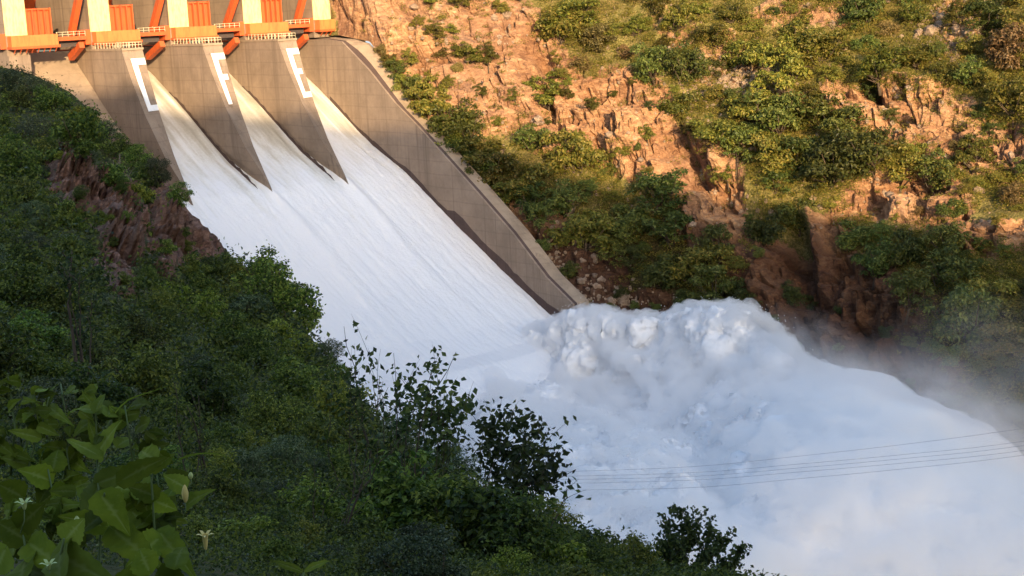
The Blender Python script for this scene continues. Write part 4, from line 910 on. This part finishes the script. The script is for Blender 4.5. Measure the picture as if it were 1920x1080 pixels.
# ------------------------------------------------------------------ saplings whose twigs stand against the water
def sapling(base_px, D_, tips, leaf, seed, label, group=None, rad=0.016, per=12, twigs=4, kind='sapling', leafmat=None):
    R_ = np.random.default_rng(seed); base = at(*base_px, D_); t_ = empty(kind, base, label, kind, group)
    st = MB(); C = []; Nn = []; Sz = []
    for j, (tx, ty) in enumerate(tips):
        tip = at(tx, ty, D_ + R_.uniform(-0.5, 0.5)) - base
        L_ = np.linalg.norm(tip); pts = []; k = 12; side = R_.normal(0, 0.045 * L_, 3)
        for i in range(k + 1):
            s_ = i / k; p = tip * s_ + side * math.sin(math.pi * s_) + np.array([0, 0, 1]) * 0.10 * L_ * math.sin(math.pi * s_) * (1 if tip[0] > 0 else 0.6) + R_.normal(0, 0.006 * L_, 3) * (0 < i < k)
            pts.append(p)
        st.tube(pts, [rad * (1 - s_ * 0.85) * (0.5 if j else 1) for s_ in np.linspace(0, 1, k + 1)], 5)
        def leaves_on(path, n_, s0):
            for m_ in range(n_):
                s_ = s0 + (1 - s0) * (m_ + R_.random() * 0.6) / n_; f_ = s_ * (len(path) - 1); a_ = int(min(f_, len(path) - 2)); p = path[a_] * (1 - (f_ - a_)) + path[a_ + 1] * (f_ - a_)
                off = R_.normal(0, 1, 3); off /= np.linalg.norm(off); off[2] -= 0.2
                C.append(p + off * leaf * R_.uniform(0.4, 1.3)); q_ = R_.normal(0, 0.6, 3) + np.array([0, -0.9, 0.5]); Nn.append(q_ / np.linalg.norm(q_)); Sz.append(leaf * R_.uniform(0.6, 1.25))
        leaves_on(pts, per, 0.5)
        for w_ in range(twigs):
            s_ = R_.uniform(0.55, 0.97); i_ = int(s_ * k); o_ = np.array(pts[i_]); d_ = R_.normal(0, 1, 3); d_[2] = abs(d_[2]) * 0.7; d_ /= np.linalg.norm(d_); d_ = d_ * 0.7 + tip / L_ * 0.6
            ln = R_.uniform(0.07, 0.22) * L_; tw = [o_ + d_ * ln * q + np.array([0, 0, -0.12]) * ln * q * q for q in (0, .35, .7, 1)]
            st.tube(tw, [rad * 0.22, rad * 0.16, rad * 0.12, rad * 0.06], 4); leaves_on(tw, max(4, int(per * 0.7)), 0.15)
    st.obj('trunk', M_bark, t_, True)
    V, F = leaf_quads(np.array(C), np.array(Nn), np.array(Sz), R_, 0.6); c = bpy.data.objects.new('crown', mesh_np('crown', V, F, leafmat or M_leaf_sprig, False)); link(c, t_)
    return t_
sapling((700, 1066), 19, [(645, 612), (690, 652), (660, 690), (632, 690), (622, 660), (650, 730)], 0.088, 1, 'slender sapling with one tall leafy twig beside the red outcrop')
sapling((790, 1078), 18, [(738, 662), (765, 705), (720, 745), (750, 760), (780, 750), (735, 700)], 0.085, 2, 'twiggy sapling whose thin leader stands before pale water')
sapling((810, 1085), 17, [(855, 660), (842, 690), (888, 715), (815, 700), (830, 745), (800, 735), (870, 745), (820, 770)], 0.085, 3, 'bushy crowned sapling in the middle of the white water backdrop', per=16, twigs=6)
sapling((880, 1090), 17, [(968, 765), (930, 785), (985, 780), (905, 790), (1020, 790), (1032, 800), (950, 800), (1000, 820), (940, 830), (975, 840)], 0.082, 4, 'arching sapling with a dense leafy head before the spray', per=13, twigs=8)
sapling((900, 1095), 16.5, [(1080, 880), (1040, 868), (1035, 830), (1000, 860), (1010, 885), (960, 870)], 0.085, 5, 'low sapling leaning out with drooping leaf tips', per=16, twigs=6)
sapling((960, 1105), 16, [(1065, 910), (1045, 930), (1020, 920), (1030, 900)], 0.085, 6, 'short twig with a few dark leaves below the leaning sapling', per=8, twigs=2)
sapling((1285, 1140), 24, [(1275, 955), (1250, 980), (1310, 970), (1330, 990), (1365, 1010), (1395, 1030), (1345, 1030), (1300, 1000), (1260, 1010), (1380, 1050), (1240, 1030), (1320, 1040)], 0.075, 7, 'round dark bush standing alone against the mist', per=30, twigs=12)
sapling((1150, 1130), 26, [(1085, 985), (1120, 1000), (1160, 1008), (1145, 985), (1195, 1030)], 0.07, 8, 'wispy shrub with feathery tips at the edge of the spray', per=14, twigs=8)
sapling((545, 700), 125, [(590, 560), (575, 548), (560, 540), (585, 585), (540, 530), (520, 500), (490, 480), (470, 478), (500, 500), (595, 575)], 0.34, 9, 'overhanging shrub with airy crown at the brow above white water', rad=0.12, per=26, twigs=12, leafmat=M_leaf_near)
sapling((160, 760), 30, [(135, 470), (150, 520), (120, 500), (170, 560), (145, 590)], 0.12, 10, 'thin dark trunked tree rising out of the thicket', rad=0.05, per=10, twigs=5)
sapling((380, 1010), 15, [(350, 760), (330, 730), (385, 790), (372, 740)], 0.05, 11, 'crooked black stemmed sapling behind the vine leaves', rad=0.022, per=7, twigs=4)
sapling((600, 1140), 14, [(690, 880), (640, 900), (720, 850), (835, 760), (590, 860), (660, 800)], 0.05, 12, 'bare reddish branched sapling inside the fine leaved thicket', rad=0.02, per=8, twigs=4)
# pale dead shrub between the crags
ds = empty('dead_shrub', at(222, 372, 190), 'pale leafless shrub clinging between the red crags', 'shrub')
m = MB(); b0 = at(222, 372, 190)
for tx, ty in [(212, 300), (196, 318), (232, 312), (240, 330), (205, 335), (225, 290), (188, 345)]:
    e = at(tx, ty, 190 + R3.uniform(-1, 1)) - b0; m.tube([Vector((0, 0, 0)), Vector(e * 0.5) + Vector((R3.uniform(-.2, .2), 0, 0.2)), Vector(e)], [0.10, 0.06, 0.02], 4)
    for q in range(3):
        s_ = R3.uniform(0.4, 0.9); o_ = Vector(e * s_); m.tube([o_, o_ + Vector((R3.uniform(-1.2, 1.2), 0, R3.uniform(0.3, 1.3)))], [0.04, 0.012], 4)
m.obj('branches', M_bark_pale, ds, True)
# dry reed stems beside the first sapling
m = MB(); rb = at(706, 770, 40)
g_ = empty('dry_stalk', rb, 'tuft of thin dry stalks at the outcrop edge', 'plant')
for tx, ty in [(697, 700), (718, 715), (712, 705), (700, 722), (728, 726)]: m.tube([Vector((0, 0, 0)), Vector(at(tx, ty, 40) - rb)], [0.012, 0.008], 4)
m.obj('stem', M_bark_pale, g_)

# ------------------------------------------------------------------ broad leaved vines close to the camera
def mat_broad(name, c1, c2, pale):
    t = NT(name); a = t.n('ShaderNodeAttribute', attribute_name='vein'); oi = t.n('ShaderNodeObjectInfo'); n_ = t.noise(t.coords(which='Object'), 14.0, 4, 0.6)
    col = t.mix(t.ramp(n_, [(0.35, 0), (0.7, 1)]), c1, c2); col = t.mix(t.ramp(a.outputs['Fac'], [(0.2, 0), (0.9, 0.65)]), col, pale)
    hs = t.n('ShaderNodeHueSaturation'); t.l(col, hs.inputs['Color']); mr = t.n('ShaderNodeMapRange'); t.l(oi.outputs['Random'], mr.inputs[0]); mr.inputs[3].default_value = 0.5; mr.inputs[4].default_value = 1.5; t.l(mr.outputs[0], hs.inputs['Value'])
    p = t.n('ShaderNodeBsdfPrincipled'); p.inputs['Roughness'].default_value = 0.75; p.inputs['Specular IOR Level'].default_value = 0.06; t.l(hs.outputs[0], p.inputs['Base Color'])
    b_ = t.n('ShaderNodeBump'); b_.inputs['Strength'].default_value = 0.5; b_.inputs['Distance'].default_value = 0.004; t.l(a.outputs['Fac'], b_.inputs['Height']); t.l(b_.outputs[0], p.inputs['Normal'])
    tr = t.n('ShaderNodeBsdfTranslucent'); t.l(hs.outputs[0], tr.inputs[0]); mx = t.n('ShaderNodeMixShader'); mx.inputs[0].default_value = 0.35; t.l(p.outputs[0], mx.inputs[1]); t.l(tr.outputs[0], mx.inputs[2]); t.l(mx.outputs[0], t.out.inputs[0])
    return t.m
M_broad = mat_broad('vine_leaf', (0.085, 0.12, 0.010), (0.15, 0.19, 0.016), (0.26, 0.29, 0.09))
M_broad2 = mat_broad('vine_leaf_pale', (0.115, 0.155, 0.018), (0.165, 0.21, 0.03), (0.28, 0.32, 0.12))
M_stem = mat_paint('green_stem', (0.10, 0.14, 0.04), (0.06, 0.09, 0.03), 0.4, 0.6)
M_petal = mat_paint('yellow_petal', (0.62, 0.50, 0.16), (0.75, 0.66, 0.40), 0.5, 0.6)
M_bud = mat_paint('pale_green_bud', (0.45, 0.52, 0.20), (0.30, 0.36, 0.12), 0.5, 0.6)
def leaf_mesh(L_, Wd, seed, narrow=False, mat=None):
    R_ = random.Random(seed); n, k = 15, 9; V = []; ve = []
    droop = R_.uniform(0.10, 0.35); fold = R_.uniform(0.12, 0.4); tw = R_.uniform(-0.4, 0.4)
    for i in range(n):
        s_ = i / (n - 1); x = L_ * (s_ - 0.0)
        prof_ = (math.sin(math.pi * min(1, s_ ** 0.55)) ** 0.8 * (1 - s_ * 0.25)) if not narrow else math.sin(math.pi * s_ ** 0.7) ** 0.9
        wd = Wd * 0.52 * max(prof_, 0.02) * (1 + (0.07 * (1 if i % 2 else -1) if not narrow else 0) + 0.05 * math.sin(seed + s_ * 9))
        for j in range(k):
            q = j / (k - 1) * 2 - 1
            back_ = -0.10 * L_ * abs(q) * (1 - s_) ** 3 * (0 if narrow else 1.6)
            zz_ = abs(q) * wd * fold - droop * L_ * s_ * s_ + 0.02 * L_ * math.sin(s_ * 14 + abs(q) * 3) * abs(q) + tw * wd * q * s_
            V.append((x + back_ + abs(q) * 0.0, q * wd, zz_))
            side = abs(((s_ * 6.5 - abs(q) * 1.1) % 1.0) - 0.5) * 2
            ve.append(max(0.6 * max(0, 1 - abs(q) * 9), 0.5 * max(0, (side - 0.80) / 0.20)))
    me_ = mesh_np('leaf', np.array(V), grid_faces(n, k), mat or M_broad); set_attr(me_, 'vein', ve); return me_
def leaf_obj(parent, base, tip, wpx_, D_, seed, narrow=False, mat=None, up=None):
    """base and tip are local points; the blade faces up and a little to the viewer"""
    d_ = Vector(tip) - Vector(base); L_ = d_.length; me_ = leaf_mesh(L_ * 1.05, wpx_, seed, narrow, mat); x = d_.normalized()
    u_ = Vector(up) if up else Vector((0.1, -0.75, 0.65)); y = u_.cross(x).normalized(); z_ = x.cross(y)
    o = bpy.data.objects.new('leaf', me_); link(o, parent); o.matrix_local = Matrix([[x[0], y[0], z_[0], base[0]], [x[1], y[1], z_[1], base[1]], [x[2], y[2], z_[2], base[2]], [0, 0, 0, 1]])
    return o
def vine(label, base_px, D_, nodes, leaves, seed, group='broad leaved vines in front', mat=None, kind='broadleaf_vine', cat='vine', srad=0.0035):
    """nodes: pixels of the stem from its foot; leaves: (bx, by, tx, ty, width px, depth offset of the tip)"""
    R_ = random.Random(seed); base = at(*base_px, D_); v_ = empty(kind, base, label, cat, group)
    if nodes: 
        pts = [np.zeros(3)] + [at(x, y, D_ + R_.uniform(-0.06, 0.06)) - base for x, y in nodes]
        MB().tube(pts, [srad * (1 - 0.5 * i / len(pts)) for i in range(len(pts))], 6).obj('stem', M_stem, v_, True)
    for i, (bx, by, tx, ty, wp_, dz_) in enumerate(leaves):
        b_ = at(bx, by, D_ + R_.uniform(-0.05, 0.05)) - base; t2 = at(bx + (tx - bx) * 0.74, by + (ty - by) * 0.74, D_ + dz_) - base; wp_ = wp_ * 0.76
        leaf_obj(v_, b_, t2, wp_ * D_ / FPX, D_, seed * 31 + i, False, mat, (R_.uniform(-0.35, 0.45), -0.8, R_.uniform(0.25, 0.75)))
    return v_
vine('tall vine shoot with a pair of young leaves at its top', (188, 985), 3.6, [(186, 930), (183, 880), (182, 830), (178, 760)],
     [(182, 852, 96, 806, 34, 0.1), (184, 850, 222, 775, 56, -0.1), (181, 830, 160, 780, 26, 0), (183, 828, 202, 778, 26, .05), (180, 770, 92, 746, 40, .1), (181, 768, 196, 722, 34, 0), (178, 762, 150, 735, 22, 0), (186, 905, 296, 862, 58, -0.1), (186, 912, 142, 1000, 66, -0.2)], 1, mat=M_broad2)
vine('vine with a wide drooping leaf pointing down toward the pod', (180, 1110), 3.3, [(186, 1050), (190, 980), (196, 925)], [(190, 930, 252, 1000, 84, -0.1), (200, 960, 120, 1005, 66, -0.1), (215, 995, 300, 1065, 90, -0.15), (230, 900, 330, 838, 62, 0), (190, 985, 90, 960, 64, 0)], 2)
vine('dark vine at the frame corner with overlapping blades', (60, 1120), 3.2, [(50, 1040), (40, 980)], [(45, 1010, -30, 960, 80, 0), (50, 1050, 10, 1100, 90, -0.2), (55, 1020, 120, 1060, 84, -0.2), (40, 985, 95, 930, 74, 0), (60, 1070, 150, 1110, 80, -.2)], 3)
vine('vine with large pale leaves beside the small star flower', (95, 1130), 3.0, [(110, 1060), (120, 1010)], [(120, 1030, 60, 1110, 90, -.2), (125, 1010, 165, 960, 70, 0), (110, 1040, 200, 1090, 96, -.2), (10, 1030, -20, 1090, 110, 0)], 4, mat=M_broad2)
vine('vine with blue green blades under the tall shoot', (120, 1010), 4.0, [(100, 930), (90, 880)], [(92, 900, 20, 870, 70, 0), (95, 910, 60, 950, 62, 0), (100, 880, 110, 820, 66, .1), (100, 920, 150, 930, 52, 0), (40, 930, -20, 900, 76, 0)], 5)
vine('thin vine with narrow upper leaves near the frame border', (40, 930), 4.2, [(60, 850), (80, 790), (92, 745)], [(90, 770, 30, 765, 24, 0), (86, 780, 60, 745, 22, 0), (90, 760, 100, 730, 22, 0), (70, 820, 0, 800, 32, 0), (75, 800, 120, 820, 30, 0), (50, 870, -10, 850, 50, 0)], 6, mat=M_broad2)
vine('vine with a broad blade reaching toward the grass blade', (300, 1100), 3.7, [(290, 1000), (284, 900), (300, 840)], [(286, 880, 345, 830, 40, 0), (290, 860, 232, 830, 60, .1), (300, 850, 330, 880, 34, 0), (292, 940, 345, 960, 54, 0), (290, 930, 222, 900, 56, 0), (300, 1000, 352, 1060, 74, -.2), (296, 1010, 240, 1060, 76, -.2)], 7)
vine('low vine leaves along the lower border of the thicket', (260, 1160), 3.1, [(300, 1090)], [(300, 1080, 370, 1110, 80, 0), (280, 1070, 250, 1010, 76, 0), (270, 1090, 180, 1080, 80, 0), (330, 1060, 345, 990, 60, .1)], 8)
R5 = random.Random(12)
for j, (cx, cy_, lab) in enumerate([(40, 830, 'low leafy vine patch between the upper shoots'), (130, 880, 'vine leaves filling the gap behind the tall shoot'), (240, 800, 'vine leaves climbing behind the curled tendril'), (20, 740, 'vine leaves at the border beneath the dark thicket'), (150, 960, 'vine leaves crowded around the pale bud'), (230, 960, 'vine leaves behind the wide drooping leaf'), (70, 990, 'vine leaves behind the small curled flower'), (300, 930, 'vine leaves behind the yellow pod'), (120, 760, 'small vine leaves above the tall shoot')]):
    ls = []
    for i in range(18):
        bx = cx + R5.uniform(-60, 60); by = cy_ + R5.uniform(-40, 50); a_ = R5.uniform(0, 6.28); L_ = R5.uniform(34, 62) * (0.7 if cy_ < 800 else 1)
        ls.append((bx, by, bx + L_ * math.cos(a_), by + L_ * math.sin(a_) * 0.7, L_ * R5.uniform(0.7, 1.05), R5.uniform(-.15, .15)))
    vine(lab, (cx, cy_ + 150), 4.3 if cy_ < 900 else 3.9, [(cx + 8, cy_ + 60), (cx, cy_), (cx - 6, cy_ - 40)], ls, 40 + j, mat=R5.choice([M_broad, M_broad, M_broad2]))
def blade(label, pts, D_, wpx_, mat, kind='grass_blade', cat='grass blade'):
    base = at(*pts[0], D_); V = []
    for i, (x, y) in enumerate(pts):
        w_ = wpx_ * D_ / FPX * 0.5 * (1 - (i / (len(pts) - 1)) ** 2 * 0.9); p = at(x, y, D_) - base; V += [p + np.array([0, -0.3, 1]) * w_, p - np.array([0, -0.3, 1]) * w_ + np.array([0, w_, 0])]
    m = MB().add(V, [(2 * i, 2 * i + 1, 2 * i + 3, 2 * i + 2) for i in range(len(pts) - 1)]); o = m.obj(kind, mat, None, True); o.location = base; tag(o, label, cat); return o
blade('arching pale grass blade over the dark thicket', [(335, 862), (352, 855), (372, 851), (395, 850), (415, 853), (430, 859), (440, 867)], 3.7, 5, M_broad2)
blade('fine yellowish tendril curving up past the shoot', [(215, 775), (226, 762), (240, 750), (262, 741), (285, 734), (318, 722)], 3.7, 4, M_broad2, 'tendril', 'tendril')
# flowers
def flower(label, foot, top, D_, open_, length_px, rad_px, mat, cat='flower'):
    base = at(*foot, D_); t_ = empty('trumpet_flower' if open_ else 'flower_bud', base, label, cat)
    p1 = at(*top, D_) - base; d_ = Vector(p1).normalized(); m = MB(); m.tube([Vector((0, 0, 0)), Vector(p1) * 0.5 + Vector((0.004, 0, 0)), Vector(p1)], 2.2 * D_ / FPX * 0.5, 5); m.obj('stem', M_stem, t_, True)
    L_ = length_px * D_ / FPX; R__ = rad_px * D_ / FPX; up_ = Vector((0.05, -0.1, 1)).normalized(); a_ = up_.orthogonal().normalized(); b_ = up_.cross(a_)
    rings = [(0, .35), (.2, .6), (.5, .75), (.8, .85), (1, 1.0)] if open_ else [(0, .3), (.2, .8), (.55, 1.0), (.85, .6), (1, .15)]
    V = []; n = 10
    for s_, rr in rings:
        for q in range(n):
            th_ = 6.283 * q / n; V.append(Vector(p1) + up_ * L_ * s_ + (a_ * math.cos(th_) + b_ * math.sin(th_)) * R__ * rr)
    F = [(i * n + q, i * n + (q + 1) % n, (i + 1) * n + (q + 1) % n, (i + 1) * n + q) for i in range(len(rings) - 1) for q in range(n)]
    MB().add(V, F).obj('tube' if open_ else 'bud', mat, t_, True)
    if open_:
        for q in range(5):
            th_ = 6.283 * q / 5 + 0.3; dr = a_ * math.cos(th_) + b_ * math.sin(th_); sd = up_.cross(dr); o_ = Vector(p1) + up_ * L_ * 0.97 + dr * R__ * 0.8
            V = [o_ - sd * R__ * .55, o_ + sd * R__ * .55, o_ + dr * R__ * 1.1 + up_ * R__ * .7 + sd * R__ * .5, o_ + dr * R__ * 1.1 + up_ * R__ * .7 - sd * R__ * .5, o_ + dr * R__ * 2.3 + up_ * R__ * .6]
            MB().add(V, [(0, 1, 2, 3), (3, 2, 4)]).obj('petal', mat, t_, True)
flower('open yellow trumpet flower on a thin green stalk', (376, 1058), (386, 1030), 3.2, True, 30, 6, M_petal)
flower('closed slender yellow pod standing on its stalk', (342, 972), (348, 942), 3.3, False, 36, 6.5, M_petal, 'bud')
flower('tiny brown tipped bud above the yellow pod', (354, 915), (358, 898), 3.35, False, 14, 4.5, M_bud, 'bud')
flower('small pale star flower among the low vine leaves', (92, 1100), (92, 1068), 2.9, True, 12, 6, M_bud)
flower('small pale yellow flower curling off a vine stalk', (38, 1000), (46, 955), 3.1, True, 14, 6, M_bud)
flower('fuzzy pale green bud in the middle of the vines', (148, 1010), (146, 995), 3.1, False, 30, 7, M_bud, 'bud')
# two leaved sprout at the lower border
sb = at(568, 1092, 3.4); sp_ = empty('sprout', sb, 'two leaved green sprout at the lower edge of the thicket', 'sprout')
MB().tube([np.zeros(3), at(569, 1073, 3.4) - sb], 0.003, 6).obj('stem', M_stem, sp_, True)
leaf_obj(sp_, at(569, 1073, 3.4) - sb, at(514, 1049, 3.38) - sb, 15 * 3.4 / FPX, 3.4, 901, True, M_broad2); leaf_obj(sp_, at(569, 1073, 3.4) - sb, at(622, 1040, 3.45) - sb, 14 * 3.4 / FPX, 3.4, 902, True, M_broad2)
